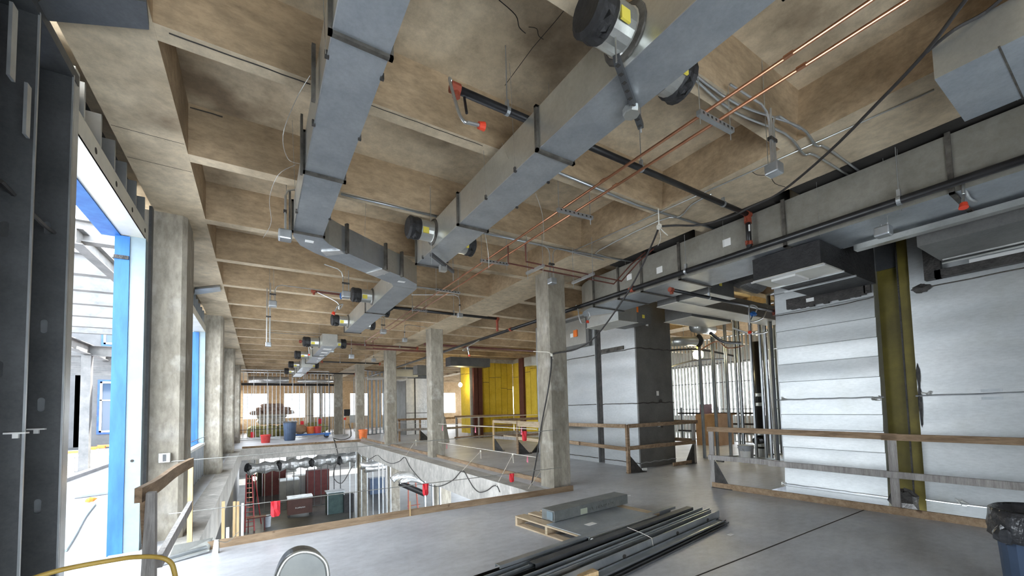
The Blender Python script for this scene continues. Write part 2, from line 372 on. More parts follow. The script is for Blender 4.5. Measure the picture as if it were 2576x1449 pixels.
def jamb_stud(x0, x1, y, z0, z1, slots, flange=.05, lip=.015):
    b = MB(); slot_web(b, x0, x1, y, z0, z1, slots)
    b.box(x1 - .003, y, z0, x1, y + flange, z1); b.box(x0, y, z0, x0 + .003, y + flange, z1)
    b.box(x1 - lip, y + flange - .003, z0, x1, y + flange, z1)
    b.box(x1 - .001, y - .006, z0, x1 + .006, y + .004, z1)
    return b
fw = thing('stud_wall', 'dark steel stud wall with punched oval slots close at the left edge', 'stud wall', (-1.3, 3.9, 0))
S1 = [.35, .95, 1.70, 2.28, 3.05]
for (y, x0, x1, sl) in [(3.10, -1.40, -1.2, [.5, 1.2, 2.0, 2.7]), (3.64, -1.41, -1.2, [.62, 1.30, 1.9, 2.75]), (4.20, -1.40, -1.2, [.36, .99, 1.70, 2.26, 2.98])]:
    jamb_stud(x0, x1, y, 0, 4.18, sl).build('stud', 'studdark', fw)
b = MB(); b.box(-1.4, 4.255, 0, -1.2, 4.30, 4.28); b.box(-1.215, 4.24, 0, -1.196, 4.335, 4.28); b.build('jamb_stud', 'stud', fw)
for yy in (3.10, 3.64, 4.20): MB().box(-1.198, yy - .008, 0, -1.188, yy + .006, 4.18).build('flange_edge', 'stud', fw)
MB().box(-1.41, -2.5, 0, -1.19, 4.2, .02).build('bottom_track', 'studdark', fw)
MB().box(-1.41, -2.5, 4.16, -1.19, 4.3, 4.24).build('top_track', 'studdark', fw)
MB().box(-1.44, -2.5, 0, -1.425, 4.2, 4.3).build('sheathing', 'studdark', fw)
b = MB(); b.box(-1.20, 3.3, 3.52, -1.185, 3.36, 3.95); b.box(-1.20, 3.5, 3.3, -1.185, 3.55, 3.62); b.build('clip', 'stud', fw)
b = MB(); b.tube(spline([P(0, 455, X=-1.28), P(50, 505, X=-1.27), P(115, 570, X=-1.26), P(160, 600, X=-1.28)], 4), .014, 6)
one('jumper_cable', b, 'cable', 'dark cable threaded through the slots of the left stud wall', 'cable')
for i, (x, y) in enumerate([(40, 1090), (92, 1080)]):
    q = P(x, y, Y=3.63 if i == 0 else 4.19)
    b = MB(); b.box(q.x - .045, q.y - .02, q.z - .004, q.x + .045, q.y + .03, q.z + .006); b.box(q.x - .012, q.y - .01, q.z - .03, q.x + .012, q.y + .02, q.z)
    one('grommet', b, 'paper', ['white grommet in a stud slot at the very left edge', 'white grommet in the slot of the stud beside the door opening'][i], 'grommet', 'stud slot grommets')
# door-size opening: header with cripple studs
dh = thing('door_header', 'steel header with short cripple studs above the tall left opening', 'header', (-1.3, 5.4, 3.85))
b = MB(); b.box(-1.44, 4.30, 3.80, -1.2, 6.72, 3.815); b.box(-1.203, 4.30, 3.80, -1.2, 6.72, 4.0)
b.box(-1.44, 4.30, 3.80, -1.437, 6.72, 4.0); b.build('header_beam', 'damper', dh)
for k in range(6):
    y = 4.45 + k * .41; MB().box(-1.36, y, 3.99, -1.20, y + .03, 4.3).build('cripple_stud', 'stud', dh)
    if k < 4:
        MB().lathe((-1.1995, 4.75 + k * .6, 3.90), [(0, -.001), (.028, -.001), (.028, .0015), (0, .0015)], 12, 'x').build('punched_hole', 'void', dh)
MB().box(-1.45, 4.3, 3.99, -1.38, 6.8, 4.545).build('backing', 'studdark', dh)
b = MB(); b.box(-1.60, 4.30, 3.785, -1.42, 6.60, 3.80); b.build('flashing', 'bluetape', dh)
dj = thing('door_jamb', 'pale blue coated door jamb wrapped with bright blue membrane', 'door jamb', (-1.35, 6.6, -.1))
b = MB(); b.box(-1.345, 6.56, -.1, -1.2, 6.72, 3.80); b.box(-1.2, 6.56, -.1, -1.192, 6.60, 3.80); b.build('post', 'paleblue', dj)
b = MB(); b.box(-1.47, 6.545, -.12, -1.335, 6.76, 3.79); b.build('blue_membrane', 'bluetape', dj)
b = MB(); b.lathe((-1.27, 6.555, 1.07), [(0, -.002), (.016, -.002), (.016, .004), (0, .004)], 10, 'y'); b.build('bolt_hole', 'void', dj)
b = MB(); b.box(-1.475, 6.53, 3.50, -1.34, 6.55, 3.545); b.build('tape_scrap', 'mastic', dj)
MB().box(-1.2, 6.74, 0, -1.17, 6.84, ZB).build('edge_angle', 'studdark', dj)

def window_bay(k, y0, y1, lab, lab2):
    d = thing('window_frame', lab, 'window frame', (-1.3, y0, .8))
    MB().box(-1.45, y0, .80, -1.18, y1, .86).build('sill', 'white', d)
    MB().box(-1.5, y0, .86, -1.30, y1, .875).build('sill_membrane', 'bluetape', d)
    MB().box(-1.45, y1 - .10, .86, -1.2, y1, 3.80).build('jamb', 'paleblue', d)
    MB().box(-1.50, y1 - .14, .86, -1.33, y1 - .02, 3.78).build('blue_membrane', 'bluetape', d)
    MB().box(-1.45, y0, .86, -1.2, y0 + .08, 3.80).build('near_jamb', 'studdark', d)
    b = MB(); b.box(-1.45, y0, 3.80, -1.2, y1, 3.98); b.build('header_beam', 'damper', d)
    for j in range(int((y1 - y0) / .41)):
        MB().box(-1.36, y0 + .2 + j * .41, 3.98, -1.2, y0 + .23 + j * .41, 4.3).build('cripple_stud', 'stud', d)
    MB().box(-1.44, y0, 3.98, -1.38, y1, 4.545).build('backing', 'studdark', d)
    s = thing('stud_infill', lab2, 'stud infill', (-1.3, y0, 0))
    n = int((y1 - y0) / .41)
    for j in range(n + 1):
        y = y0 + .05 + j * (y1 - y0 - .15) / n
        MB().box(-1.36, y, .02, -1.20, y + .045, .80).build('stud', 'stud', s)
    MB().box(-1.37, y0, 0, -1.19, y1, .02).build('bottom_track', 'stud', s)
    MB().box(-1.45, y0, 0, -1.42, y1, .80).build('sheathing', 'studdark', s)
window_bay(0, 7.90, 13.50, 'window frame with blue membrane between the first two wall pillars', 'low steel stud infill under the window between the first two wall pillars')
window_bay(1, 14.58, 20.18, 'window frame with blue membrane between the second and third wall pillars', 'low steel stud infill between the second and third wall pillars')
window_bay(2, 21.3, 26.9, 'window frame between the third and fourth wall pillars', 'low steel stud infill beyond the third wall pillar')
b = MB()
for (y0, y1, z0, z1) in [(28, 46, 0, .8), (28, 46, 3.5, ZB), (28, 29, .8, 3.5), (32, 33, .8, 3.5), (36, 37, .8, 3.5), (40, 46, .8, 3.5)]: b.box(-1.45, y0, z0, -1.2, y1, z1)
struct('wall_left', b, 'ply')  # out of sight behind the pillars; openings added to light the far end
# bracket plates sticking out over the soffit
b = MB(); q = [P(35, 45, Z=4.22), P(375, 75, Z=4.22), P(368, 5, Z=4.22), P(150, -30, Z=4.22)]
b.prism([tuple(v) for v in q], (0, 0, .05))
one('duct_stub', b, 'studdark', 'dark flat metal channel under the soffit at the top left corner', 'channel')
b = MB(); q = [P(490, 728, Z=4.25), P(553, 722, Z=4.25), P(556, 733, Z=4.25), P(488, 742, Z=4.25)]
b.prism([tuple(v) for v in q], (0, 0, .04)); one('metal_strip', b, 'stud', 'small grey metal arm sticking out under the soffit past the first wall pillar', 'bracket')

# ================================================================== DUCTS
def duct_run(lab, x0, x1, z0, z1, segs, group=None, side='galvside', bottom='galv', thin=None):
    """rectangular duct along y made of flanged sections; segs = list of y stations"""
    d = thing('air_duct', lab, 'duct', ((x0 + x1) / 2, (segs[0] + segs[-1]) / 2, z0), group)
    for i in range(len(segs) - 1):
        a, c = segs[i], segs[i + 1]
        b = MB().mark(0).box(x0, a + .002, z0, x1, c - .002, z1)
        for k in range(6): b.mi[k] = 0 if k < 2 else 1  # one steel: floor reflection painted bluer on the underside, sides coloured brighter
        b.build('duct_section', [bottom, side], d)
        MB().box(x0 - .003, a + .02, z0 - .003, x0 + .003, c - .02, z0 + .003).build('edge_highlight', 'conduit', d)  # thin bright bar along the lower edge, a highlight built as a part
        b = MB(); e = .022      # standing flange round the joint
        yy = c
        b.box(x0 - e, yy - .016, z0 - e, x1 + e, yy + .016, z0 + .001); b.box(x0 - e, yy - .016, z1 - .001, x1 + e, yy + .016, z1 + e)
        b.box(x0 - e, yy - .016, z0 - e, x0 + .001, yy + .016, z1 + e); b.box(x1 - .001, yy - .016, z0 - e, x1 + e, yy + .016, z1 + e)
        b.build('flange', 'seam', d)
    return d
def collar(d, c, r, L, axis=1, capr=None, tagside=True):
    """round tap with black plastic-wrapped end along +-x"""
    b = MB(); s = axis; L = abs(L)
    b.lathe(c, [(r * 1.12, 0), (r * 1.12, .02 * s), (r, .03 * s), (r, L * .62 * s)], 20, 'x'); d = b.build('collar', 'galvside', d)
    b = MB(); b.lathe(c, [(r * 1.1, .025 * s), (r * 1.3, .012 * s), (r * 1.34, .001 * s), (r * 1.0, 0)], 18, 'x'); b.build('sealant_ring', 'seam', d)
    b = MB(); b.lathe(c, [(r * 1.02, L * .55 * s), (r * 1.10, L * .66 * s), (r * 1.06, L * .8 * s), (r * 1.12, L * .93 * s), (r * .9, L * s), (.01, L * .97 * s)], 18, 'x')
    b.blob((c[0] + s * L * .72, c[1] - r * .5, c[2] - r * .75), L * .14, r * .5, r * .45, 9, 5, .6, 5); b.build('black_wrap', 'blackins', d)
    if tagside:
        MB().box(c[0] + s * L * .30, c[1] - r - .004, c[2] - .05 - r * .3, c[0] + s * L * .52, c[1] - r * .92, c[2] + .03 - r * .3).build('tag', 'yellowtag', d)
def wires(d, pts):
    for p, q in pts: MB().tube([p, q], .0022, 4).build("hanger_wire", "wire", d)
    return
    b = MB()
    for p, q in pts: b.tube([p, q], .0022, 4)
    b.build('hanger_wire', 'wire', d)

# left duct: runs toward the viewer, then an S of elbows
dl = duct_run('long galvanised duct hung near the windows, ending in an elbow', .35, .68, 3.80, 4.16, [-1.4, 1.0, 2.42, 4.02, 5.45])
for q in ((.305, 3.02, 3.79, .33, 3.06, 4.2), (.31, 3.97, 3.75, .33, 4.02, 4.3), (.30, 5.40, 3.75, .32, 5.45, 4.28)): MB().box(*q).build('support_angle', 'seam', dl)
for yy in (2.6, 3.3, 4.9):
    MB().box(.335, yy, 3.785, .36, yy + .02, 3.83).build('wire_clip', 'mastic', dl); MB().box(.67, yy, 3.785, .695, yy + .02, 3.83).build('wire_clip', 'mastic', dl)
wires(dl, [((.34, 2.6, 3.8), (.30, 2.6, ZS)), ((.34, 4.9, 3.8), (.30, 4.9, ZS)), ((.69, 3.3, 3.8), (.72, 3.3, ZS)), ((.69, 4.9, 3.8), (.72, 4.9, ZS))])
# elbow 1: from +y to +x ; transverse run at y ~ 5.5-5.9 ; elbow 2 back to +y
def elbow(d, c, r0, r1, a0, a1, z0, z1, n=8):
    b = MB(); vs = []
    for i in range(n + 1):
        a = radians(a0 + (a1 - a0) * i / n)
        for r in (r0, r1):
            for z in (z0, z1): vs.append((c[0] + r * cos(a), c[1] + r * sin(a), z))
    fs = []; 
    for i in range(n):
        k = 4 * i; fs += [(k, k + 4, k + 6, k + 2), (k + 1, k + 3, k + 7, k + 5), (k, k + 1, k + 5, k + 4), (k + 2, k + 6, k + 7, k + 3)]
    fs += [(0, 2, 3, 1), (4 * n, 4 * n + 1, 4 * n + 3, 4 * n + 2)]
    b._add(vs, fs)
    for i in range(len(fs)): b.mi[i] = 0 if (i % 4 == 0 and i < 4 * n) else 1  # bottom faces get the darker bluish steel as painted shade
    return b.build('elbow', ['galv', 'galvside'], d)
L_ = [(.35, 5.45), (.36, 5.62), (.46, 5.90), (.66, 6.10), (.81, 6.20), (1.56, 6.70), (1.78, 6.86), (1.96, 6.98), (2.03, 7.12)]
R_ = [(.68, 5.45), (.70, 5.55), (.78, 5.68), (.88, 5.77), (.96, 5.83), (1.68, 6.32), (2.06, 6.56), (2.36, 6.82), (2.45, 7.10)]
for nm, i0, i1 in (('elbow', 0, 4), ('cross_section', 4, 5), ('elbow', 5, 8)):
    b = MB(); pts = [(x, y, 3.80) for x, y in L_[i0:i1 + 1]] + [(x, y, 3.80) for x, y in reversed(R_[i0:i1 + 1])]
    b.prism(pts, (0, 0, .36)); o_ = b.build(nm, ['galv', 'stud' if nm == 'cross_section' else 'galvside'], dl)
    for q in o_.data.polygons: q.material_index = 0 if abs(q.normal.z) > .5 else 1  # undersides take the darker steel, sides the lighter: shading put into the colour
    dv_ = Vector((.84, .54, 0))
for k, (x, y) in enumerate([(1.02, 5.87), (1.66, 6.28), (1.98, 6.50)]):
    b = MB(); c_ = Vector((x, y, 3.98)); b.bar(c_ + Vector((0, 0, -.20)) + Vector((.012, -.018, 0)), c_ + Vector((0, 0, .22)) + Vector((.012, -.018, 0)), .05, .03, up=(.84, .54, 0)); b.build('flange', 'seam', dl)
for (x, y, w_) in [(.50, 5.66, .10), (1.62, 6.48, .11), (2.02, 6.76, .12)]:
    MB().box(x, y, 3.797, x + w_, y + .08, 3.7995).build('sticker', 'paper', dl)
MB().hexa([(.72, 5.95, 3.785), (.94, 5.80, 3.785), (1.0, 5.9, 3.785), (.80, 6.1, 3.785), (.72, 5.95, 3.799), (.94, 5.80, 3.799), (1.0, 5.9, 3.799), (.80, 6.1, 3.799)]).build('torn_wrap', 'insul', dl)
MB().hexa([(1.45, 6.60, 3.785), (1.62, 6.28, 3.785), (1.76, 6.38, 3.785), (1.62, 6.7, 3.785), (1.45, 6.60, 3.799), (1.62, 6.28, 3.799), (1.76, 6.38, 3.799), (1.62, 6.7, 3.799)]).build('torn_wrap', 'insul', dl)
wires(dl, [((1.3, 6.03, 3.8), (1.32, 5.98, ZS))])
# third run after the S
dm = duct_run('galvanised duct continuing beyond the S shaped elbows into the distance', 2.03, 2.45, 3.80, 4.16, [7.12, 9.3, 11.9], None)
collar(dm, (2.03, 8.7, 4.0), .135, .42, -1); collar(dm, (2.03, 11.4, 4.0), .135, .42, -1); collar(dm, (2.45, 9.75, 3.98), .13, .22, 1, tagside=False); collar(dm, (2.45, 11.5, 3.98), .13, .30, 1, tagside=False)
MB().box(2.029, 7.3, 3.93, 2.0285, 7.42, 4.06).build('sticker', 'paper', dm)
wires(dm, [((2.02, y, 3.8), (1.99, y, ZS)) for y in (7.5, 9.0, 10.6)] + [((2.46, y, 3.8), (2.49, y, ZS)) for y in (7.5, 9.0, 10.6)])
for k, (ya, yb, yy) in enumerate([(14.2, 19.6, 16.0), (21.4, 27.5, 23.5)]):
    dn = duct_run(['galvanised duct stretch with round black-ended taps in mid distance', 'farthest galvanised duct stretch near the end of the hall'][k], 1.75, 2.2, 3.72, 4.12, [ya, (ya + yb) / 2, yb])
    collar(dn, (1.75, yy - 1.0, 3.95), .15, .5, -1); collar(dn, (2.2, yy - 1.0, 3.95), .15, .4, 1); collar(dn, (1.75, yy + 2.6, 3.95), .15, .5, -1)
    wires(dn, [((1.74, y, 3.72), (1.72, y, ZS)) for y in (ya + .6, yb - .6)])
    for j in range(5): MB().box(1.85 + .05 * j, ya + .5 + j * .9, 3.70, 2.1, ya + .75 + j * .9, 3.712).build('sticker', 'paper', dn)
dr = duct_run('large galvanised duct running over the middle of the room to its open capped end', 2.02, 2.40, 3.80, 4.165, [-1.4, .95, 2.70, 4.32, 5.83])
collar(dr, (2.02, 5.15, 4.02), .135, .36, -1); collar(dr, (2.40, 5.25, 3.98), .135, .28, 1, tagside=True)
collar(dr, (2.02, 1.72, 4.02), .135, .34, -1); collar(dr, (2.40, 1.75, 3.98), .135, .26, 1, tagside=True)
for yy in (3.05, 3.62, 5.55):
    MB().box(2.005, yy, 3.785, 2.03, yy + .02, 3.83).build('wire_clip', 'mastic', dr); MB().box(2.39, yy, 3.785, 2.415, yy + .02, 3.83).build('wire_clip', 'mastic', dr)
wires(dr, [((2.01, y, 3.8), (1.98, y, ZS)) for y in (3.05, 3.62, 5.55)] + [((2.41, y, 3.8), (2.44, y, ZS)) for y in (3.05, 3.62, 5.55)])
b = MB(); b.tube(spline([(2.42, 3.3, 3.8), (2.5, 3.3, 3.6), (2.55, 3.35, 3.35)], 4), .003, 4); b.tube(spline([(2.42, 4.4, 3.8), (2.46, 4.4, 3.55), (2.52, 4.5, 3.4)], 4), .003, 4); b.build('loose_wire', 'wire', dr)
# strut across the near part of that duct with a junction box on it
def junction(lab, c, size=.10, group='junction boxes hung under the ceiling', rods=(), mt='conduit'):
    d = thing('junction_box', lab, 'junction box', c, group); s = size / 2
    b = MB(); b.box(c[0] - s, c[1] - s, c[2], c[0] + s, c[1] + s, c[2] + size * .8)
    b.build('box', 'stud', d, bevel=size * .12)
    for i, r in enumerate(rods): MB().tube(r, .009, 7).build('conduit', mt, d)
    if rods and c[2] > 3: MB().tube([(c[0], c[1] - s * .6, c[2] + size * .7), (c[0], c[1] - s * .6, ZS)], .0035, 5).build('hanger_rod', 'wire', d)
    return d
st = thing('strut_rail', 'black slotted strut hanging on threaded rods below the middle duct', 'strut', (2.2, 1.9, 3.6))
a, c = P(1550, 145, Z=3.76), P(1612, 318, Z=3.76)
MB().bar(a, c, .042, .042).build('channel', 'studdark', st)
for i in range(9):
    q = a.lerp(c, (i + .5) / 9); MB().box(q.x - .012, q.y - .012, q.z - .024, q.x + .012, q.y + .012, q.z - .0205).build('slot', 'void', st)
MB().tube([a + Vector((0, 0, -.03)), Vector((a.x, a.y, ZS))], .006, 6).build('rod', 'conduit', st)
MB().tube([c + Vector((0, 0, -.05)), Vector((c.x, c.y, ZS))], .006, 6).build('rod', 'conduit', st)
j = P(1588, 280, Z=3.74)
b = MB(); b.lathe((j.x, j.y, j.z - .03), [(.03, -.0), (.058, .0), (.062, .01), (.062, .05), (.05, .06), (.02, .06)], 8); b.build('fixture_box', 'galvside', st)
st = thing('strut_rail', 'short black strut with small grey box below the open end of the middle duct', 'strut', (2.3, 5.2, 3.6))
a, c = P(1085, 640, Z=3.71), P(1140, 684, Z=3.71)
MB().bar(a, c, .042, .042).build('channel', 'studdark', st)
j = P(1114, 668, Z=3.71); MB().box(j.x - .05, j.y - .04, j.z - .09, j.x + .05, j.y + .04, j.z).build('fixture_box', 'galvside', st)
for q in (a, c): MB().tube([q + Vector((0, 0, -.14)), Vector((q.x, q.y, ZS))], .005, 5).build('rod', 'conduit', st)

# upper right blue-grey duct
d = thing('air_duct', 'blue-grey duct box at the upper right corner over the black cable', 'duct', (4.6, 0, 3.9))
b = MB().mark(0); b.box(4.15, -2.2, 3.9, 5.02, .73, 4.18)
for k in range(6): b.mi[k] = 0 if k < 2 else 1  # underside in the bluish copy, its floor reflection put into the colour
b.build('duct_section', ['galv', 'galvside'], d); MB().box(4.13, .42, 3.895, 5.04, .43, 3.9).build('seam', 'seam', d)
wires(d, [((5.03, .45, 3.9), (5.03, .45, ZB)), ((4.14, .3, 3.9), (4.14, .3, ZB))])

# big flat duct beside the black main
db = thing('air_duct', 'wide flat beige-grey duct with dark standing seams above the black sprinkler main', 'duct', (6.3, 2.3, 3.6))
st_ = [-2.2, .2, .98, 2.5, 4.08, 4.86, 5.42, 6.1]
for i in range(len(st_) - 1):
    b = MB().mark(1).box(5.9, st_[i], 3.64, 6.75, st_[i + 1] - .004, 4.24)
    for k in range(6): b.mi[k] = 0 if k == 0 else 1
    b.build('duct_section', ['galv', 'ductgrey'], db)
    b = MB(); y = st_[i + 1]; b.box(5.875, y - .02, 3.62, 5.899, y + .02, 4.26); b.box(5.875, y - .02, 3.62, 6.77, y + .02, 3.639); b.build('flange', 'seam', db)
elbow(db, (6.85, 6.1), .1, .95, 180, 120, 3.64, 4.24, 6)
for (x, y) in [(1828, 610), (1659, 679), (1583, 697)]:
    q = P(x, y, X=5.898); MB().box(5.896, q.y - .06, q.z - .055, 5.8985, q.y + .06, q.z + .055).build('sticker', 'paper', db)
wires(db, [((5.86, y, 3.6), (5.86, y, ZS)) for y in (1.35, 2.1, 3.3, 5.2)])
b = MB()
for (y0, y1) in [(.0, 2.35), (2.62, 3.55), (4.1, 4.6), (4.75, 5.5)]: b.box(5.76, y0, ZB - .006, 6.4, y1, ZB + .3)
struct('trim_7', b, 'void')       # solid dark blocks, their colour standing for the shaded coffers above the flat duct

# duct branches at the right: fire-wrapped boxes going into the panel wall
def vav(lab, x0, x1, y0, y1, z0, z1):
    d = thing('air_terminal_box', lab, 'air terminal box', ((x0 + x1) / 2, (y0 + y1) / 2, z0))
    MB().box(x0, y0, z0 + .01, x1, y1, z1).build('casing', 'blackins', d)
    b = MB(); b.box(x0 - .10, y0 - .05, z0, x1, y1 + .05, z0 + .012); b.bar((x0 - .1, y0 - .07, z0 + .01), (x1, y0 - .07, z0 + .01), .03, .03); b.bar((x0 - .1, y1 + .07, z0 + .01), (x1, y1 + .07, z0 + .01), .03, .03)
    b.build('bottom_plate', 'damper', d)
    return d
d = thing('air_terminal_box', 'black wrapped duct box with pale underside entering the striped panel wall', 'air terminal box', (7, 2.6, 3.3))
MB().box(6.0, 2.16, 3.32, 6.72, 2.98, 3.62).build('casing', 'blackins', d); MB().box(6.72, 2.16, 3.32, 7.88, 2.98, 3.95).build('casing', 'blackins', d)
MB().box(6.02, 2.14, 3.30, 6.60, 3.0, 3.318).build('bottom_plate', 'damper', d); MB().box(6.12, 2.5, 3.27, 6.52, 2.8, 3.30).build('access_hatch', 'paper', d)
for xx in (6.02, 6.60, 7.0): MB().box(xx - .015, 2.12, 3.285, xx + .015, 3.02, 3.305).build('edge_bar', 'conduit', d)
b = MB(); rnd = random.Random(3)
for k in range(16): y = 2.28 + k * .068; b.box(7.84, y, 3.30 - .11 - .035 * rnd.random(), 7.897, y + .07, 3.36)
b.box(7.84, 2.22, 3.2, 7.897, 2.30, 4.0); b.build('seal', 'mastic', d)
MB().box(7.825, 2.95, 3.24, 7.838, 3.06, 3.30).build('label_plate', 'paper', d)
b = MB()
pts = [(7.0, 3.1, 3.8), (7.2, 3.6, 3.85), (7.5, 3.95, 3.9), (8.3, 4.05, 3.9)]
b.tube(spline(pts, 4), .2, 12); one('flexible_duct', b, 'blackins', 'fat black flexible duct in the dark gap beside the wrapped duct box', 'flexible duct')
d = thing('air_duct', 'duct stub with ragged black sealant entering the far right panel wall', 'duct', (7.3, 1.0, 3.3))
MB().box(6.78, -2.0, 3.42, 7.885, 1.45, 3.86).build('duct_body', 'paneldark', d)
b = MB(); b.box(7.75, -2, 3.86, 7.888, 1.60, 3.94); b.box(7.78, -2, 3.20, 7.888, 1.52, 3.31); b.box(7.78, 1.46, 3.2, 7.888, 1.62, 3.94); b.bar((6.82, 1.5, 3.92), (7.8, 1.5, 3.92), .05, .04)
b.build('seal', 'mastic', d)
b = MB(); b.tube([(7.72, 1.42, 3.42), (7.72, -2, 3.42)], .018, 8); b.tube([(7.68, 1.42, 3.36), (7.68, -2, 3.36)], .012, 8); b.build('edge_rod', 'galvside', d)
MB().box(7.70, .95, 3.43, 7.745, 1.12, 3.50).build('label_plate', 'paper', d)
MB().box(6.58, -2.2, 3.53, 6.70, 2.0, 3.60).build('side_rail', 'galvside', d)
MB().box(7.80, .2, 3.315, 7.89, 1.2, 3.36).build('torn_strip', 'paper', d)

# ================================================================== PIPES
XM = 5.8; ZM = EYE + (XM) / 2.76
mp = thing('sprinkler_main', 'thick black sprinkler main with orange couplings along the flat duct', 'pipe', (XM, 8, ZM))
MB().tube([(XM, -2.2, ZM), (XM, 26, ZM)], .042, 14).build('pipe', 'black', mp, smooth=True)
def coupling(d, c, ax, r=.055, L=.07):
    b = MB(); c = Vector(c); ax = Vector(ax).normalized()
    b.tube([c - ax * L / 2, c + ax * L / 2], r, 12); s = ax.cross(Vector((0, 0, 1)))
    if s.length < .1: s = Vector((1, 0, 0))
    s.normalize(); b.bar(c - s * (r + .03), c + s * (r + .03), L * .9, .028, up=ax.cross(s)); b.build('coupling', 'coupling', d)
for y in (5.0, 9.2, 14.0): coupling(mp, (XM, y, ZM), (0, 1, 0))
ry = 2.91
MB().tube([(XM, ry, ZM), (XM, ry, 4.2)], .034, 12).build('riser', 'black', mp, smooth=True)
coupling(mp, (XM, ry, ZM + .10), (0, 0, 1), .045, .05); coupling(mp, (XM, ry, 4.12), (0, 0, 1), .045, .06)
MB().box(XM - .036, ry - .036, 3.96, XM - .02, ry - .02, 4.05).build('label_strip', 'paper', mp)
for y in (1.35, 3.9, 7.3):
    b = MB(); b.tube([(XM, y, ZM + .06), (XM, y, ZB)], .005, 5); b.lathe((XM, y, ZM), [(.046, -.018), (.052, -.018), (.052, .018), (.046, .018)], 14, 'y'); b.box(XM - .02, y - .015, ZM + .045, XM + .02, y + .015, ZM + .12); b.build('hanger', 'stud', mp)
def branch(lab, x0, x1, y, z=4.05, r=.028, mt='black', hang=(), ends=True):
    d = thing('sprinkler_branch', lab, 'pipe', ((x0 + x1) / 2, y, z), 'sprinkler branch pipes across the ceiling')
    MB().tube([(x0, y, z), (x1, y, z)], r, 12).build('pipe', mt, d, smooth=True)
    if ends:
        b = MB(); b.tube([(x0 - .05, y, z), (x0 + .03, y, z)], r * 1.35, 10); b.tube([(x0, y, z), (x0, y, z - .07)], r, 8); b.build('end_tee', 'coupling', d)
        b = MB(); b.tube([(x1 - .03, y, z), (x1 + .05, y, z)], r * 1.35, 10); b.tube([(x1, y, z + .02), (x1, y, z - .09)], r * 1.1, 8); b.build('end_elbow', 'coupling', d)
    for x in hang:
        b = MB(); b.tube([(x, y, z + r), (x, y, ZS)], .005, 5); b.lathe((x, y, z), [(r * 1.05, -.016), (r * 1.2, -.016), (r * 1.2, .016), (r * 1.05, .016)], 12, 'x'); b.box(x - .01, y - .02, z + r, x + .01, y + .02, z + r + .06); b.build('hanger', 'stud', d)
    return d
def sprinkler_drop(d, a, loops, tip, capm='redcap'):
    b = MB(); b.tube(spline([a] + loops + [tip], 6), .013, 7); b.build('flex_hose', 'conduit', d, smooth=True)
    t = Vector(tip); u = (t - Vector(loops[-1])).normalized()
    MB().tube([t, t + u * .10], .015, 8).build('nipple', 'conduit', d); MB().tube([t + u * .10, t + u * .15], .035, 12, rr=[.028, .036]).build('cap', capm, d)
d = branch('black sprinkler branch crossing the ceiling nearest the viewer', 1.36, XM, 2.91, 4.215, .034, hang=(1.85, 3.6, 5.2))
sprinkler_drop(d, P(1150, 232, Y=2.91), [P(1131, 197, Y=2.88), P(1140, 235, Y=2.84), P(1155, 285, Y=2.80), P(1168, 306, Y=2.78)], P(1176, 308, Y=2.78))
MB().tube([P(1168, 245, Y=2.91), P(1174, 285, Y=2.88)], .012, 6).build('plug', 'black', d)
d = branch('black sprinkler branch crossing beyond the S shaped duct', 2.62, 5.6, 9.6, 4.05, .036, hang=(3.2, 4.3))
b = MB(); b.tube(spline([(2.62, 9.75, 3.99), (2.60, 9.65, 3.98), (2.70, 9.6, 4.05)], 4), .06, 10); b.build('black_end', 'blackins', d)
MB().tube([(5.6, 9.6, 4.05), (5.6, 9.6, ZM)], .034, 10).build('riser', 'coupling', d)
branch('dark red sprinkler branch before the second column', 1.32, 5.75, 16.7, 4.22, .036, 'redpipe', hang=(2.6, 3.6, 5.0))
branch('black sprinkler branch far down the hall above the third column', 2.6, 5.3, 21.2, 4.0, .034, 'black', hang=(3.4, 4.6))
branch('far black sprinkler branch before the stud partition', 2.5, 5.2, 27.0, 3.95, .04, 'black')
branch('dark sprinkler pipe crossing right of the second column', 5.3, 10.6, 14.6, 4.05, .045, 'redpipe', ends=False)
branch('short dark red sprinkler stub near the window side ceiling', .95, 1.75, 9.0, 4.05, .022, 'redpipe', hang=(1.5,))
d = branch('black sprinkler branch from the main toward the stud walls at right', 5.88, 9.3, 4.24, 3.50, .030, hang=(6.95,))
sprinkler_drop(d, P(1930, 775, Y=4.24), [P(1918, 800, Y=4.2), P(1888, 808, Y=4.16), P(1905, 775, Y=4.16), P(1885, 770, Y=4.16)], P(1886, 820, Y=4.16))
b = MB(); q = P(1895, 790, Y=4.16); b.blob(q, .09, .05, .05, 8, 5, .5, 3); b.build('blue_tape', 'bluetape', d)
# flexible drops off the main
d = thing('sprinkler_drop', 'braided sprinkler drop with red cap at the top right', 'sprinkler', (5.3, .9, 3.6), 'sprinkler drops on the main')
sprinkler_drop(d, P(2434, 440, Y=.92), [P(2462, 450, Y=.9), P(2478, 480, Y=.9), P(2470, 505, Y=.9), P(2440, 500, Y=.9), P(2424, 465, Y=.9)], P(2424, 490, Y=.9))
d = thing('sprinkler_drop', 'braided sprinkler drop with red cap curling before the silver box by the nearest column', 'sprinkler', (5.4, 4.9, 3.6), 'sprinkler drops on the main')
sprinkler_drop(d, (XM, 6.6, ZM), [P(1452, 770, Y=6.5), P(1462, 812, Y=6.45), P(1484, 800, Y=6.4), P(1478, 782, Y=6.4)], P(1478, 795, Y=6.4))
d = thing('sprinkler_drop', 'braided sprinkler drop with red cap hanging beyond the second column', 'sprinkler', (5.5, 10, 3.4), 'sprinkler drops on the main')
sprinkler_drop(d, (XM, 11.0, ZM), [P(1165, 880, Y=11), P(1180, 880, Y=11), P(1175, 872, Y=11)], P(1178, 884, Y=11))
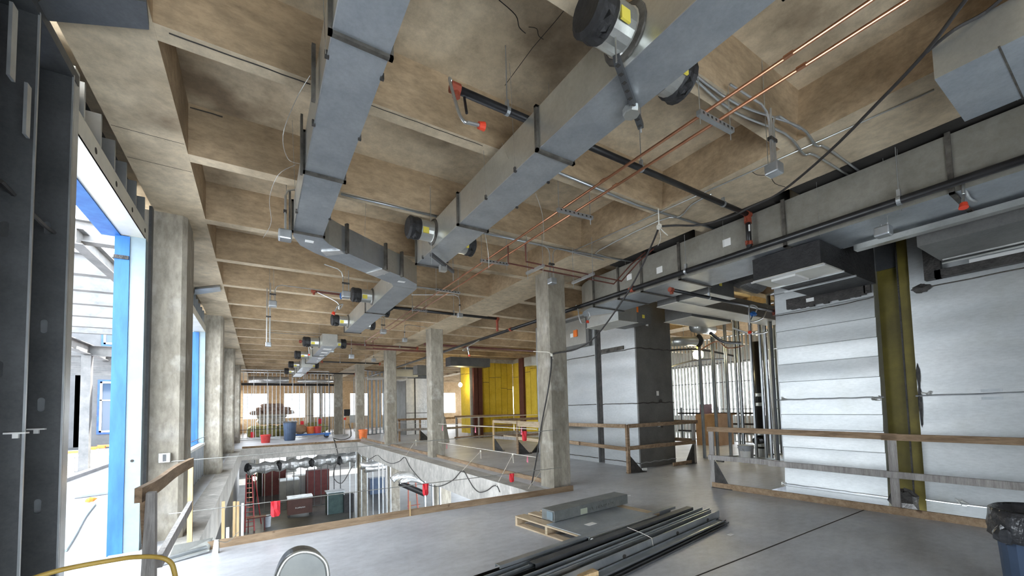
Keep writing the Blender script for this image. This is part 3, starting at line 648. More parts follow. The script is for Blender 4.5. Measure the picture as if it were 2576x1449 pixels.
d = thing('sprinkler_drop', 'braided sprinkler drop looping on the window side of the long duct', 'sprinkler', (1, 8.9, 3.9), 'sprinkler drops on the window side')
sprinkler_drop(d, (1.0, 9.0, 4.05), [P(848, 760, Y=8.8), P(853, 778, Y=8.8), P(862, 765, Y=8.8), P(850, 770, Y=8.7)], P(847, 775, Y=8.7))
b = MB(); b.blob(P(858, 745, Y=8.75), .03, .03, .07, 7, 4, .3, 2); b.build('blue_tag', 'bluetape', d)
d = thing('sprinkler_drop', 'white looped sprinkler drop at the end of the dark red branch', 'sprinkler', (1.3, 15.5, 3.9), 'sprinkler drops on the window side')
sprinkler_drop(d, (1.5, 16.7, 4.2), [P(790, 870, Y=16.65), P(783, 878, Y=16.65), P(776, 864, Y=16.65)], P(777, 884, Y=16.65))

# copper pair with unistrut trapezes
for i, x in enumerate((3.12, 3.31)):
    d = thing('copper_pipe', ['left one of the pair of long copper pipes', 'right one of the pair of long copper pipes'][i], 'copper pipe', (x, 4, 4.0), 'copper pipes')
    MB().tube([(x, -2.2, 4.0), (x, 14.4, 3.98)], .014, 10).build('pipe', 'copper', d, smooth=True)
    for y in (1.2, 3.0, 6.5): MB().tube([(x, y, 4.0), (x, y + .06, 4.0)], .018, 10).build('sleeve', 'copper', d)
for i, (a, c) in enumerate([((1757, 283), (1842, 330)), ((1402, 527), (1490, 549)), ((1209, 655), (1279, 665)), ((1095, 728), (1157, 737)), ((1036, 778), (1074, 783))]):
    p, q = P(*a, Z=3.965), P(*c, Z=3.965)
    d = thing('pipe_trapeze', ['nearest slotted strut trapeze under the copper pipes', 'second slotted strut trapeze under the copper pipes', 'third strut trapeze under the copper pipes', 'fourth strut trapeze under the copper pipes', 'far strut trapeze where the copper pipes drop'][i], 'strut', ((p + q) / 2), 'strut trapezes under the copper pipes')
    MB().bar(p, q, .041, .041).build('channel', 'stud', d)
    for k in range(8):
        r_ = p.lerp(q, (k + .7) / 8.4); MB().box(r_.x - .011, r_.y - .0225, r_.z - .009, r_.x + .011, r_.y - .019, r_.z + .009).build('slot', 'void', d)
    for r_ in (p.lerp(q, .04), p.lerp(q, .94)): MB().tube([r_ + Vector((0, 0, -.09)), Vector((r_.x, r_.y, ZS))], .0045, 5).build('rod', 'conduit', d)
d = thing('branch_pipe', 'pair of dark red pipes dropping from the copper lines and running to the flat duct', 'pipe', (4.5, 5, 3.8))
for i, (yy, x) in enumerate([(4.98, 3.12), (4.80, 3.31)]):
    b = MB(); b.tube([(x, yy, 3.99), (x, yy, 3.72), (5.3, yy, 3.72), (5.55, yy - .18, 4.05), (5.8, yy - .3, 4.28)], .012, 8); b.build('pipe', 'redpipe', d)
d = thing('branch_pipe', 'pair of thin dark red pipes dropping before the second column', 'pipe', (4.5, 14, 3.8))
for i, (yy, x) in enumerate([(14.3, 3.12), (14.1, 3.31)]):
    b = MB(); b.tube([(x, yy, 3.99), (x, yy, 3.72), (5.3, yy, 3.72)], .016, 8); b.build('pipe', 'redpipe', d)
for i, (a, c) in enumerate([((1325, 688), (1368, 668)), ((1440, 712), (1494, 688))]):
    p, q = P(*a, Z=3.70), P(*c, Z=3.70)
    d = thing('pipe_strut', ['pale strut under the dark red pipes over the nearest column', 'pale strut under the dark red pipes right of the nearest column'][i], 'strut', (p + q) / 2, 'struts under the dark red pipes')
    MB().bar(p, q, .041, .041).build('channel', 'conduit', d)
    for r_ in (p.lerp(q, .05), p.lerp(q, .95)): MB().tube([r_ + Vector((0, 0, -.10)), Vector((r_.x, r_.y, ZB))], .0045, 5).build('rod', 'conduit', d)

# electrical conduits on ribs and beams
def conduit(lab, pts, r=.011, mt='conduit', group='steel conduits on the ceiling', rnd=0, cat='conduit'):
    b = MB(); b.tube(spline(pts, rnd) if rnd else pts, r, 7)
    return one('conduit', b, mt, lab, cat, group, smooth=True)
for i, (dx, dz) in enumerate([(0, 0), (.05, 0)]):
    ys = 1.75 - .06 * i
    conduit(['upper conduit of the pair along the near rib, bending round the beam edge', 'lower conduit of the pair along the near rib, bending round the beam edge'][i],
            [P(1720 + 6 * i, 166 + 14 * i, Z=ZB - .02), P(1855 - 10 * i, 262 + 18 * i, Z=ZB - .02), P(2010 - 35 * i, 318 + 18 * i, Z=ZB - .02), P(2052 - 30 * i, 365 + 22 * i, Z=ZB - .02), P(2080 - 30 * i, 372 + 18 * i, Z=ZB - .02), P(2170 - 30 * i, 437 + 8 * i, Z=ZB - .02)], .012, rnd=4)
def vj(lab, box, top, dxs=(0,), size=.11, tails=()):
    """box hung on vertical conduits from the rib or beam seen at pixel top; tails: (dx, dy) run along the ceiling"""
    t = P(*top, Z=ZB - .02); c = P(*box, Y=t.y)
    d = thing('junction_box', lab, 'junction box', c, 'junction boxes hung under the ceiling'); q = size / 2
    MB().box(c.x - q, c.y - q, c.z, c.x + q, c.y + q, c.z + size * .85).build('box', 'stud', d, bevel=size * .12)
    for i, dx in enumerate(dxs):
        pts = [(c.x + dx, c.y, c.z + size * .8), (c.x + dx, c.y, ZB - .14)]
        tl = tails[i] if i < len(tails) else None
        if tl: L = hypot(*tl); u_ = (tl[0] / L, tl[1] / L); pts += [(c.x + dx + .03 * u_[0], c.y + .03 * u_[1], ZB - .06), (c.x + dx + .12 * u_[0], c.y + .12 * u_[1], ZB - .018), (c.x + dx + tl[0], c.y + tl[1], ZB - .018)]
        else: pts += [(c.x + dx, c.y, ZB if top[1] else ZS)]
        MB().tube(pts, .010, 7).build('conduit', 'conduit', d)
    MB().tube([(c.x + .015, c.y + q * .9, c.z + size * .5), (c.x + .015, c.y + q * .9, ZS)], .0035, 5).build('hanger_rod', 'wire', d)
    MB().box(c.x + min(dxs) - .018, c.y - .018, (c.z + ZB) / 2, c.x + max(dxs) + .018, c.y + .018, (c.z + ZB) / 2 + .03).build('strap', 'mastic', d)
    return d
vj('square box on paired conduits and black ties under the near rib', (1948, 440), (1948, 285), (-.035, 0, .04), .12, ((-.6, .02), None, (.5, -.02)))
conduit('thin white conduit running along the flat beam over the columns', [P(2350, 226, Z=ZB - .012), P(1440, 632, Z=ZB - .012)], .008)
conduit('white conduit looping on the beam right of the knotted black cable', [P(1790, 488, Z=ZB - .02), P(1740, 515, Z=ZB - .02), P(1710, 545, Z=ZB - .02), P(1655, 556, Z=ZB - .02), P(1507, 630, Z=ZB - .02), P(1512, 642, Z=ZB - .02), P(1560, 655, Z=ZB - .02)], .010, rnd=3)
conduit('long conduit pair along the second rib toward the flat duct', [P(1395, 430, Z=ZB - .015), P(1600, 515, Z=ZB - .015), P(1805, 578, Z=ZB - .015)], .016, 'stud')
conduit('long conduit along the third rib toward the nearest column', [P(1210, 585, Z=ZB - .015), P(1400, 625, Z=ZB - .015), P(1600, 660, Z=ZB - .015)], .016, 'stud')
conduit('long conduit along the ribs left of the middle duct', [P(858, 488, Z=ZB - .012), P(1098, 545, Z=ZB - .012)], .014, 'stud')
conduit('conduit running on from the S shaped duct along a rib', [P(1040, 720, Z=ZB - .015), P(1150, 735, Z=ZB - .015)], .012, 'stud')
vj('small box on twin conduits over the nearest column', (1389, 715), (1388, 622), (-.035, .035), .12, ((-1.4, .02), (1.2, .02)))
vj('box at the foot of a single conduit left of the near duct', (717, 605), (722, 470), (0,), .14, ((.22, .02),))
vj('box on paired conduits by the window side ceiling', (686, 772), (688, 715), (-.04, .04), .15, (None, (1.35, .05)))
vj('small box on long paired conduits at the window side', (675, 872), (680, 728), (-.03, .03), .11)
vj('box on paired conduits above the looping sprinkler drop', (870, 750), (868, 682), (-.05, .05), .15, ((-.35, -.2), None))
vj('tiny box under the conduit bend right of the S shaped duct', (1157, 799), (1157, 742), (0,), .12, ((-1.0, .5),))
vj('small box on a conduit over the red-ended branch', (964, 840), (966, 800), (-.04, .04), .16)
vj('small box on a conduit between the long duct and second column', (1018, 860), (1022, 816), (0,), .14, ((.8, .2),))
vj('small box on a conduit before the dark red branch', (833, 886), (835, 846), (-.05, .05), .18, ((-1.9, .1), None))
vj('small box hanging near the far copper pipes', (884, 902), (885, 855), (0,), .18)
vj('far small box hanging above the third column', (940, 910), (941, 888), (0,), .18)
junction('white box under the flat duct near the yellow column', P(2223, 595, X=5.95), .14, rods=[[P(2216, 585, X=5.95), P(2216, 565, X=5.95)], [P(2232, 580, X=5.95), P(2232, 560, X=5.95)]])
# loose hanging wires
for i, pts in enumerate([[P(780, 190, Z=ZB), P(745, 250, Z=4.15), P(712, 340, Z=4.0), P(725, 400, Z=4.05), P(760, 413, Z=3.9)], [P(745, 414, Z=ZB), P(700, 440, Z=4.2), P(678, 500, Z=4.1), P(682, 560, Z=4.05), P(662, 598, Z=4.0)], [P(1263, 360, Z=ZB), P(1280, 400, Z=3.9)]]):
    b = MB(); b.tube(spline(pts, 5), .0028, 4)
    one('loose_wire', b, 'wire', ['thin wire looping from the first rib beside the near duct', 'thin curled wire hanging left of the near duct', 'thin straight tie wire above the middle duct'][i], 'wire')

# ================================================================== PANEL SHAFTS ON THE RIGHT
def seam_line(d, x, y0, y1, z, sag=.0, r=.012, mt='seam'):
    b = MB(); n = 14; rnd = random.Random(int(z * 100) + int(y0 * 10))
    b.tube([(x - .012, y0 + (y1 - y0) * i / n, z + sag * sin(pi * i / n) + rnd.uniform(-.006, .006)) for i in range(n + 1)], r, 6)
    b.build('seam_bar', mt, d)
def wire_twist(d, c, s=.05, seed=1):
    rnd = random.Random(seed); b = MB(); c = Vector(c)
    pts = [c + Vector((rnd.uniform(-.02, 0), rnd.uniform(-1, 1) * s, rnd.uniform(-1, 1) * s * .7)) for _ in range(9)]
    b.tube(spline(pts, 3), .005, 5); b.build('tie_wire', 'wire', d)
pa = thing('panel_shaft', 'large striped silver sheet metal shaft left of the yellow column', 'metal shaft', (8.5, 2.9, -.3))
b = MB()
zs = [-.32, .10, .42, .78, 1.1, 1.35, 1.61, 1.92, 2.23, 2.52, 2.82, 3.14, 3.5, 4.28]
for i in range(len(zs) - 1):     # slightly lapped horizontal sheets
    t = (.004, .017, .0, .011, .02, .006)[i % 6]; b.hexa([(7.90 - t, 2.2, zs[i]), (9.3, 2.2, zs[i]), (9.3, 3.58, zs[i]), (7.90 - t, 3.58, zs[i]), (7.91, 2.2, zs[i + 1]), (9.3, 2.2, zs[i + 1]), (9.3, 3.58, zs[i + 1]), (7.91, 3.58, zs[i + 1])])
b.build('sheet_cladding', 'panel', pa)
for z in zs[1:-1]: MB().box(7.876, 2.2, z - .0035, 7.9, 3.58, z + .0035).build('lap_seam', 'galvdull', pa)
seam_line(pa, 7.9, 2.2, 3.6, 3.12, -.02, .007); seam_line(pa, 7.9, 2.16, 3.66, 1.61, 0, .012, 'stud'); seam_line(pa, 7.9, 2.2, 3.62, .13, 0, .012, 'stud')
for k, (y, z) in enumerate([(3.5, 1.62), (2.26, 1.60), (3.58, .14)]): wire_twist(pa, (7.89, y, z), .06, k)
pb = thing('panel_shaft', 'silver sheet metal shaft at the far right edge beyond the yellow column', 'metal shaft', (8.5, 0, -.3))
b = MB(); b.box(7.90, -2.3, -.32, 9.3, 1.80, 3.2); b.box(7.91, -2.3, 3.2, 9.3, 1.80, 4.28); b.build('sheet_cladding', 'panel', pb)
seam_line(pb, 7.9, -2, 1.75, 3.12, .02, .009); seam_line(pb, 7.9, -2, 1.82, 1.62, 0, .013, 'stud'); seam_line(pb, 7.9, -2, 1.8, .17, 0, .013, 'stud')
for k, (y, z) in enumerate([(1.72, 1.63), (1.45, .2)]): wire_twist(pb, (7.89, y, z), .07, 10 + k)
for q in ((7.885, 1.68, 3.12, .02, .10, .06), (7.89, 1.78, 1.5, .015, .02, .3), (7.89, 1.78, 1.9, .015, .02, .16)): MB().blob(q[:3], *q[3:], 10, 6, .35, 5).build('sealant_patch', 'mastic', pb)
for y, z in ((1.12, 1.66), (1.12, 1.56)):
    b = MB(); b.box(7.893, y - .09, z - .018, 7.8995, y + .09, z + .018); b.build('smudge', 'stud', pb)
yc = thing('clad_column', 'olive yellow board-clad column between the two silver shafts', 'column', (8.2, 2.0, -.3))
MB().box(8.10, 1.80, -.32, 8.6, 2.2, 4.28).build('board', 'olive', yc)
MB().box(7.99, 1.81, -.32, 8.10, 1.93, 4.28).build('corner_board', 'olive', yc)
MB().box(7.985, 1.93, -.32, 8.10, 1.95, 4.28).build('shadow_gap', 'mastic', yc)
MB().box(8.07, 1.95, 3.55, 8.099, 2.2, 4.28).build('dark_cap_board', 'studdark', yc)
b = MB(); b.blob((7.88, 2.02, .1), .10, .17, .18, 10, 6, .4, 3); one('rubble_heap', b, 'mastic', 'dark debris heap at the foot of the yellow clad column', 'debris')
# shaft B
sb = thing('panel_shaft', 'silver and dark metal shaft with an upright black strip behind the wooden guard rail', 'metal shaft', (8.7, 8.6, 0))
MB().box(8.05, 6.94, 0, 9.40, 8.13, 4.28).build('sheet_cladding', 'panel', sb); MB().box(8.05, 8.36, 0, 9.40, 11.2, 4.28).build('sheet_cladding', 'panel', sb)
MB().box(8.12, 8.13, 0, 9.3, 8.36, 4.28).build('black_strip', 'mastic', sb)
MB().box(8.052, 6.90, 0, 9.42, 6.94, 4.28).build('dull_end_cladding', 'paneldark', sb)
for z in (1.61, 3.0, .12): 
    seam_line(sb, 8.05, 6.9, 8.12, z, 0, .012); seam_line(sb, 8.05, 8.38, 11, z, 0, .012)
    b = MB(); b.tube([(8.05 + 1.37 * i / 8, 6.89, z + .02 * (i % 2)) for i in range(9)], .014, 6); b.build('seam_bar', 'mastic' if z > 1 else 'stud', sb)
for (x, z) in [(8.45, 3.6), (8.75, 1.0), (8.75, 1.8)]: MB().box(x, 6.893, z, x + .09, 6.899, z + .12).build('sticker', 'paper', sb)
MB().blob((8.9, 6.885, 1.0), .05, .01, .04, 8, 5).build('sealant_patch', 'mastic', sb); MB().blob((8.9, 6.885, 1.66), .06, .01, .05, 8, 5).build('sealant_patch', 'mastic', sb)
MB().box(8.02, 7.3, 3.02, 8.049, 8.1, 3.12).build('torn_patch', 'seam', sb)
# boxes above shaft B
def airbox(lab, pts, z0, z1, mt='galvside', details=()):
    d = thing('air_terminal_box', lab, 'air terminal box', (pts[0], pts[2], z0), 'air terminal boxes over the stud walls')
    MB().box(pts[0], pts[2], z0, pts[1], pts[3], z1).build('casing', mt, d)
    b = MB(); b.box(pts[0] - .02, pts[2] - .02, z0 - .01, pts[1] + .02, pts[3] + .02, z0); b.build('bottom_plate', 'damper', d)
    MB().tube([(pts[0] + .1, pts[2] + .1, z1 - .02), (pts[0] + .1, pts[2] + .1, ZS)], .006, 5).build('rod', 'conduit', d)
    for (n_, m_, q) in details: MB().box(*q).build(n_, m_, d)
    return d
airbox('silver air terminal box with orange label right of the nearest column', (6.7, 7.3, 6.2, 7.2), 3.45, 3.9, 'galvside', [('control_box', 'paneldark', (7.3, 6.3, 3.5, 7.9, 7.1, 3.9)), ('orange_label', 'orange', (7.40, 6.29, 3.72, 7.47, 6.299, 3.88)), ('yellow_label', 'yellowtag', (7.6, 6.29, 3.6, 7.68, 6.299, 3.68))])
airbox('dark air terminal box with yellow tags over the gap', (8.3, 9.9, 5.5, 6.2), 3.55, 4.0, 'paneldark', [('yellow_label', 'yellowtag', (8.45, 5.49, 3.62, 8.62, 5.499, 3.70)), ('yellow_label', 'yellowtag', (8.75, 5.49, 3.62, 8.84, 5.499, 3.70)), ('side_box', 'galvside', (8.9, 5.44, 4.0, 9.3, 5.8, 4.2))])
airbox('grey air terminal box with yellow round label beside the wrapped duct', (7.1, 7.9, 4.3, 5.0), 3.62, 4.02, 'paneldark', [('yellow_label', 'yellowtag', (7.40, 4.29, 3.80, 7.48, 4.299, 3.88)), ('white_label', 'paper', (7.25, 4.29, 3.9, 7.36, 4.299, 3.98))])
d = thing('air_duct', 'dark cross duct above the stud wall opening', 'duct', (9.5, 5, 3.4))
MB().box(7.0, 4.95, 3.60, 11.5, 5.4, 3.95).build('duct_body', 'paneldark', d); MB().box(7.0, 4.93, 3.585, 11.5, 5.42, 3.599).build('bottom_plate', 'damper', d)
b = MB(); b.tube([(9.55, 6.25, 3.55), (10.7, 6.5, 3.62)], .15, 14); one('round_duct', b, 'galvside', 'round galvanised duct behind the dark cross duct', 'duct', smooth=True)
b = MB(); b.tube([(9.5, 6.9, 3.26), (10.3, 6.75, 3.30)], .13, 14); b.tube([(9.9, 6.83, 3.4), (9.9, 6.83, ZS)], .006, 5); o = one('round_duct', b, 'galvside', 'short round duct with black open end over the stud studs', 'duct', smooth=True)
b = MB(); b.blob((10.42, 6.72, 3.32), .12, .12, .17, 10, 6, .2, 4); one('duct_end_wrap', b, 'blackins', 'black bag tied over a duct end above the hanging lamp', 'duct wrap')
b = MB(); b.tube(spline([(9.5, 5.8, 3.3), (10.2, 5.9, 3.15), (11.2, 6.0, 3.2)], 4), .04, 8)
one('drain_pipe', b, 'black', 'black horizontal pipe crossing in front of the stud tops', 'pipe')
b = MB(); b.tube(spline([(10.0, 8.0, 2.5), (12, 8.0, 2.95), (14, 8.0, 3.1)], 4), .03, 8); b.tube([(12, 8, 2.95), (12, 8, ZS)], .006, 5)
one('drain_pipe', b, 'black', 'thin sloping black pipe behind the hanging lamp', 'pipe')

# stud walls at the right
def stud(x, y, z0, z1, w=.09, t=.04, ang=0):
    b = MB(); u = Vector((cos(ang), sin(ang), 0)); v = Vector((-sin(ang), cos(ang), 0)); c = Vector((x, y, z0))
    P_ = [c - u * w / 2, c + u * w / 2]
    for (a0, a1, b0, b1) in ((-w / 2, w / 2, 0, .004), (-w / 2, -w / 2 + .004, 0, t), (w / 2 - .004, w / 2, 0, t)):
        q = [c + u * a0 + v * b0, c + u * a1 + v * b0, c + u * a1 + v * b1, c + u * a0 + v * b1]
        b.hexa([tuple(k) for k in q] + [tuple(k + Vector((0, 0, z1 - z0))) for k in q])
    return b
def studs(lab, p0, p1, n, h=4.28, w=.09, t=.045, mt='stud', group='steel stud walls', mid=(), jit=.0, rail=True):
    p0, p1 = Vector(p0), Vector(p1); d = thing('stud_partition', lab, 'stud partition', p0, group)
    a = atan2(p1.y - p0.y, p1.x - p0.x) + pi / 2; rnd = random.Random(n)
    for i in range(n):
        q = p0.lerp(p1, (i + jit * rnd.uniform(-.5, .5)) / max(1, n - 1))
        stud(q.x, q.y, p0.z, h, w, t, a).build('stud', mt, d)
    if rail:
        for z in (p0.z + .02, h - .02): MB().bar((p0.x, p0.y, z), (p1.x, p1.y, z), w + .01, .04).build('track', mt, d)
    for z in mid: MB().bar((p0.x, p0.y, z), (p1.x, p1.y, z), .03, .03).build('bridging', 'studdark', d)
    return d
studs('long bright stud wall before the windows, seen between the two metal shafts', (16.2, 6.2, 0), (16.2, 13.5, 0), 46, mt='galvside',  mid=(1.3, 2.4, 3.2))
studs('sparse near studs standing behind the cardboard box', (10.9, 7.0, 0), (13.2, 6.0, 0), 7, mt='stud')
studs('dense row of studs by the black standing pipe', (11.9, 5.0, 0), (11.7, 6.5, 0), 8, mt='stud', jit=.6)
studs('studs close beside the striped silver shaft', (10.4, 4.1, 0), (10.9, 5.1, 0), 5, mt='stud')
studs('second stud wall crossing behind the black standing pipe', (12.8, 5.2, 0), (15.9, 6.0, 0), 9, mt='stud')
b = MB()
for z in (.55, .75, 1.1): b.tube([(15.3, 6.5, z), (15.3, 11, z)], .03, 6)
rk = thing('pipe_rack', 'low rack of black pipes before the bright stud wall', 'pipe rack', (15.3, 8.5, 0))
for z in (.42, .75, 1.15): MB().tube([(15.3, 7.6, z), (15.3, 11, z)], .035, 8).build('pipe', 'black', rk)
for y in (7.7, 9.2, 10.8): MB().box(15.27, y, 0, 15.33, y + .05, 1.4).build('post', 'studdark', rk)
sp = thing('standing_pipe', 'thick black vertical drain pipe with steel couplings beside the silver shaft', 'pipe', (11.4, 5.6, 0))
c = P(1917, 1150, Z=0)
MB().tube([(c.x, c.y, .25), (c.x, c.y, 3.3)], .12, 14).build('pipe', 'black', sp, smooth=True)
for z in (.30, .62, 1.45, 1.72): MB().lathe((c.x, c.y, z), [(.125, 0), (.135, .01), (.135, .09), (.125, .1)], 14).build('coupling', 'galvside', sp)
MB().tube([(c.x, c.y, 0), (c.x, c.y, .3)], .10, 12).build('foot', 'conduit', sp)
MB().tube([(c.x - .28, c.y, .48), (c.x + .1, c.y, .48)], .10, 12).build('cleanout', 'black', sp)
MB().tube([(c.x + .35, c.y - .2, 0), (c.x + .2, c.y - .1, 4.2)], .035, 8).build('side_conduit', 'conduit', sp)
# lamp
c = P(1756, 890, X=11.4)
lp = thing('hanging_lamp', 'lit round temporary work lamp hanging in its cage', 'lamp', c)
MB().blob(c, .13, .13, .16, 14, 8).build('bulb', 'bulb', lp, smooth=True)
MB().tube([c + Vector((0, 0, .12)), c + Vector((0, 0, .22))], .04, 10).build('socket', 'yellowtag', lp)
b = MB()
for k in range(6):
    a = k * pi / 3; b.tube([c + Vector((.04 * cos(a), .04 * sin(a), .15)), c + Vector((.15 * cos(a), .15 * sin(a), .03)), c + Vector((.13 * cos(a), .13 * sin(a), -.12)), c + Vector((0, 0, -.18))], .005, 4)
b.build('cage', 'wire', lp); MB().tube([c + Vector((0, 0, .2)), Vector((c.x, c.y + .3, ZS))], .008, 5).build('cord', 'cable', lp)
# cardboard box and bucket
c = P(1800, 1118, Z=0)
cb = thing('cardboard_box', 'open brown cardboard box behind the wooden guard rail', 'box', (c.x, c.y, 0))
b = MB(); b.box(c.x - .55, c.y - .4, 0, c.x + .55, c.y + .4, 1.15); b.build('carton', 'cardboard', cb)
b = MB(); b.box(c.x - .25, c.y + .38, 1.15, c.x + .50, c.y + .41, 1.52); b.build('flap', 'redwood', cb)
MB().hexa([(c.x + .3, c.y - .4, 1.15), (c.x + .55, c.y - .6, 1.1), (c.x + .57, c.y + .4, 1.1), (c.x + .3, c.y + .4, 1.15), (c.x + .3, c.y - .4, 1.16), (c.x + .55, c.y - .6, 1.12), (c.x + .57, c.y + .4, 1.12), (c.x + .3, c.y + .4, 1.16)]).build('flap', 'cardboard', cb)
def bucket(lab, c, r, h, mt, lid=None, band=None, group=None):
    d = thing('bucket', lab, 'bucket', c, group); c = Vector(c)
    MB().lathe(c, [(r * .82, 0), (r * .84, .01), (r * .97, h * .86), (r * 1.05, h * .87), (r * 1.05, h * .92), (r, h * .93), (r, h), (r * .93, h), (r * .86, .04)], 22).build('body', mt, d, smooth=False)
    b = MB(); b.tube([c + Vector((r * 1.03 * cos(t), r * 1.03 * sin(t) * .5 - .01, h * .85 - abs(sin(t)) * h * .35)) for t in [pi * k / 8 + pi for k in range(9)]], .006, 5); b.build('handle', 'wire', d)
    if lid: MB().lathe(c + Vector((0, 0, h)), [(r * 1.03, 0), (r * 1.06, .02), (r * .9, .035)], 20).build('lid', lid, d)
    if band:
        a0 = atan2(-c.y, -c.x) - .9; n = 8; vs = []
        for k in range(n + 1):
            a = a0 + 1.5 * k / n
            for z in (h * .2, h * .7): q = r * (.845 + .13 * z / h / .86) + .004; vs.append((c.x + q * cos(a), c.y + q * sin(a), c.z + z))
        MB()._add(vs, [(2 * k, 2 * k + 2, 2 * k + 3, 2 * k + 1) for k in range(n)]).build('paper_band', band, d)
    return d
bucket('grey bucket with blue and white label among the studs', P(1878, 1160, Z=0), .19, .40, 'bucket', 'bucket', 'white')
c = P(1878, 1160, Z=0)

# ================================================================== YELLOW BOARDED CORE
def boards(name, lab, pl, a0, a1, z0, z1, n, seed, grp='yellow board walls'):
    """pl: ('x', X) or ('y', Y) plane; separate boards with fine joints"""
    d = thing(name, lab, 'yellow board wall', (pl[1] if pl[0] == 'x' else a0, a0 if pl[0] == 'x' else pl[1], z0), grp); rnd = random.Random(seed)
    for i in range(n):
        u0 = a0 + (a1 - a0) * i / n + .012; u1 = a0 + (a1 - a0) * (i + 1) / n - .012; cut = rnd.uniform(2.6, 3.7)
        for (zz0, zz1) in ((z0, cut - .012), (cut + .012, z1)):
            b = MB()
            if pl[0] == 'x': b.box(pl[1], u0, zz0, pl[1] + .03, u1, zz1)
            else: b.box(u0, pl[1], zz0, u1, pl[1] + .03, zz1)
            b.build('board', 'yellow', d)
    b = MB()
    if pl[0] == 'x': b.box(pl[1] + .03, min(a0, a1), z0, pl[1] + .08, max(a0, a1), z1)
    else: b.box(min(a0, a1), pl[1] + .03, z0, max(a0, a1), pl[1] + .08, z1)
    b.build('backing', 'seam', d)
    return d
YW = 19.7
xa = P(1184, 1000, Y=YW).x; xb = P(1291, 1000, Y=YW).x
d1 = boards('yellow_wall', 'yellow boarded wall facing the viewer with two dark red posts at its left', ('y', YW), xa, xb, .25, 4.08, 7, 3)
for (u0, u1) in ((1191, 1201.5), (1203, 1213)):
    X0, X1 = P(u0, 1000, Y=YW - .1).x, P(u1, 1000, Y=YW - .1).x
    b = MB(); b.box(X0, YW - .16, 0, X1, YW - .02, 4.28)
    one('steel_post', b, 'redsteel', ['left one of the twin dark red steel posts on the yellow wall', 'right one of the twin dark red steel posts on the yellow wall'][int(u0 > 1200)], 'post', 'dark red steel posts')
d2 = boards('yellow_wall', 'yellow boarded side wall meeting the inner corner near the nearest column', ('x', xb), YW - .05, 15.0, .25, 4.08, 8, 5)
b = MB(); yy = P(1317, 1000, X=xb).y; b.box(xb - .14, yy - .22, 0, xb - .01, yy + .2, 4.28)
one('steel_post', b, 'redsteel', 'single dark red steel post on the yellow side wall', 'post', 'dark red steel posts')
d3 = boards('yellow_wall', 'narrow yellow boarded return at the left end of the core', ('x', xa - .03), YW + .05, P(1161, 1000, X=xa).y, .25, 4.08, 2, 6)
b = MB(); b.box(xa - .05, YW - .06, .05, xa + .10, YW - .025, 4.28)
one('corner_stud', b, 'stud', 'grey steel corner stud of the yellow core', 'stud')
b = MB(); b.box(xa - .05, YW, 4.08, 14, YW + .2, 4.3); b.box(xb, 14, 4.08, xb + .2, YW, 4.3); b.box(xa - .05, YW - .01, 0, xb, YW + .3, .25); b.box(xb, 14, 0, xb + .2, YW, .25)
struct('wall_core', b, 'beam')
studs('dark stud row left of the yellow boarded core', (P(1112, 1108, Z=0).x, 19.5, 0), (P(1160, 1106, Z=0).x, 21.5, 0), 9, mt='stud', jit=.5)
c = P(1158, 968, Y=19.6)
d = thing('work_lamp', 'small lit lamp at the left edge of the yellow core', 'lamp', c)
MB().blob(c, .10, .10, .12, 12, 8).build('bulb', 'bulb', d, smooth=True); MB().tube([c + Vector((0, 0, .1)), Vector((c.x, c.y, ZS))], .008, 5).build('cord', 'cable', d)
for i, pts in enumerate([[(9.6, 5.3, 3.35), (10.6, 5.35, 3.3), (11.4, 5.3, 3.5), (11.4, 5.3, 4.3)], [(9.5, 7.2, 3.05), (11, 7.1, 3.15), (12.6, 6.9, 3.0)], [(10.0, 6.4, 3.0), (10.6, 6.3, 3.25), (11.2, 6.35, 3.1), (11.9, 6.3, 3.2)], [(11.0, 5.2, 2.9), (11.6, 5.2, 2.95), (12.4, 5.4, 2.8)]]):
    b = MB(); b.tube(spline(pts, 4), (.022, .03, .018, .014)[i], 7); m_ = pts[1]; b.tube([m_, (m_[0], m_[1], ZS)], .005, 4)
    one('service_pipe', b, ('conduit', 'black', 'copper', 'conduit')[i], ['steel service pipe rising to the ceiling left of the black standing pipe', 'black service pipe crossing behind the hanging lamp', 'thin copper service pipe waving above the hanging lamp', 'thin steel pipe crossing the studs beside the silver shaft'][i], 'pipe', 'service pipes over the stud walls')

# far shaft with foil covering
fs_ = thing('panel_shaft', 'far shaft hung with crinkled silver foil between the second and third columns', 'metal shaft', (8, 25.5, 0))
xs0, xs1 = P(1022, 1000, Y=25.5).x, P(1095, 1000, Y=25.5).x
MB().box(xs0, 25.5, 0, xs1, 27, 3.6).build('foil_cover', 'insul', fs_)
MB().box(xs0, 25.45, 3.6, xs1, 27, 4.3).build('top_board', 'studdark', fs_)
MB().box(xs0 - .05, 25.5, 0, xs0 - .001, 28.6, 4.3).build('dark_side', 'paneldark', fs_)
xm = P(1045, 1000, Y=25.4).x; MB().box(xm - .03, 25.44, 0, xm + .03, 25.49, 4.3).build('black_post', 'mastic', fs_)
MB().box(xs0, 25.46, 1.35, xs1, 25.49, 1.39).build('seam_bar', 'seam', fs_)

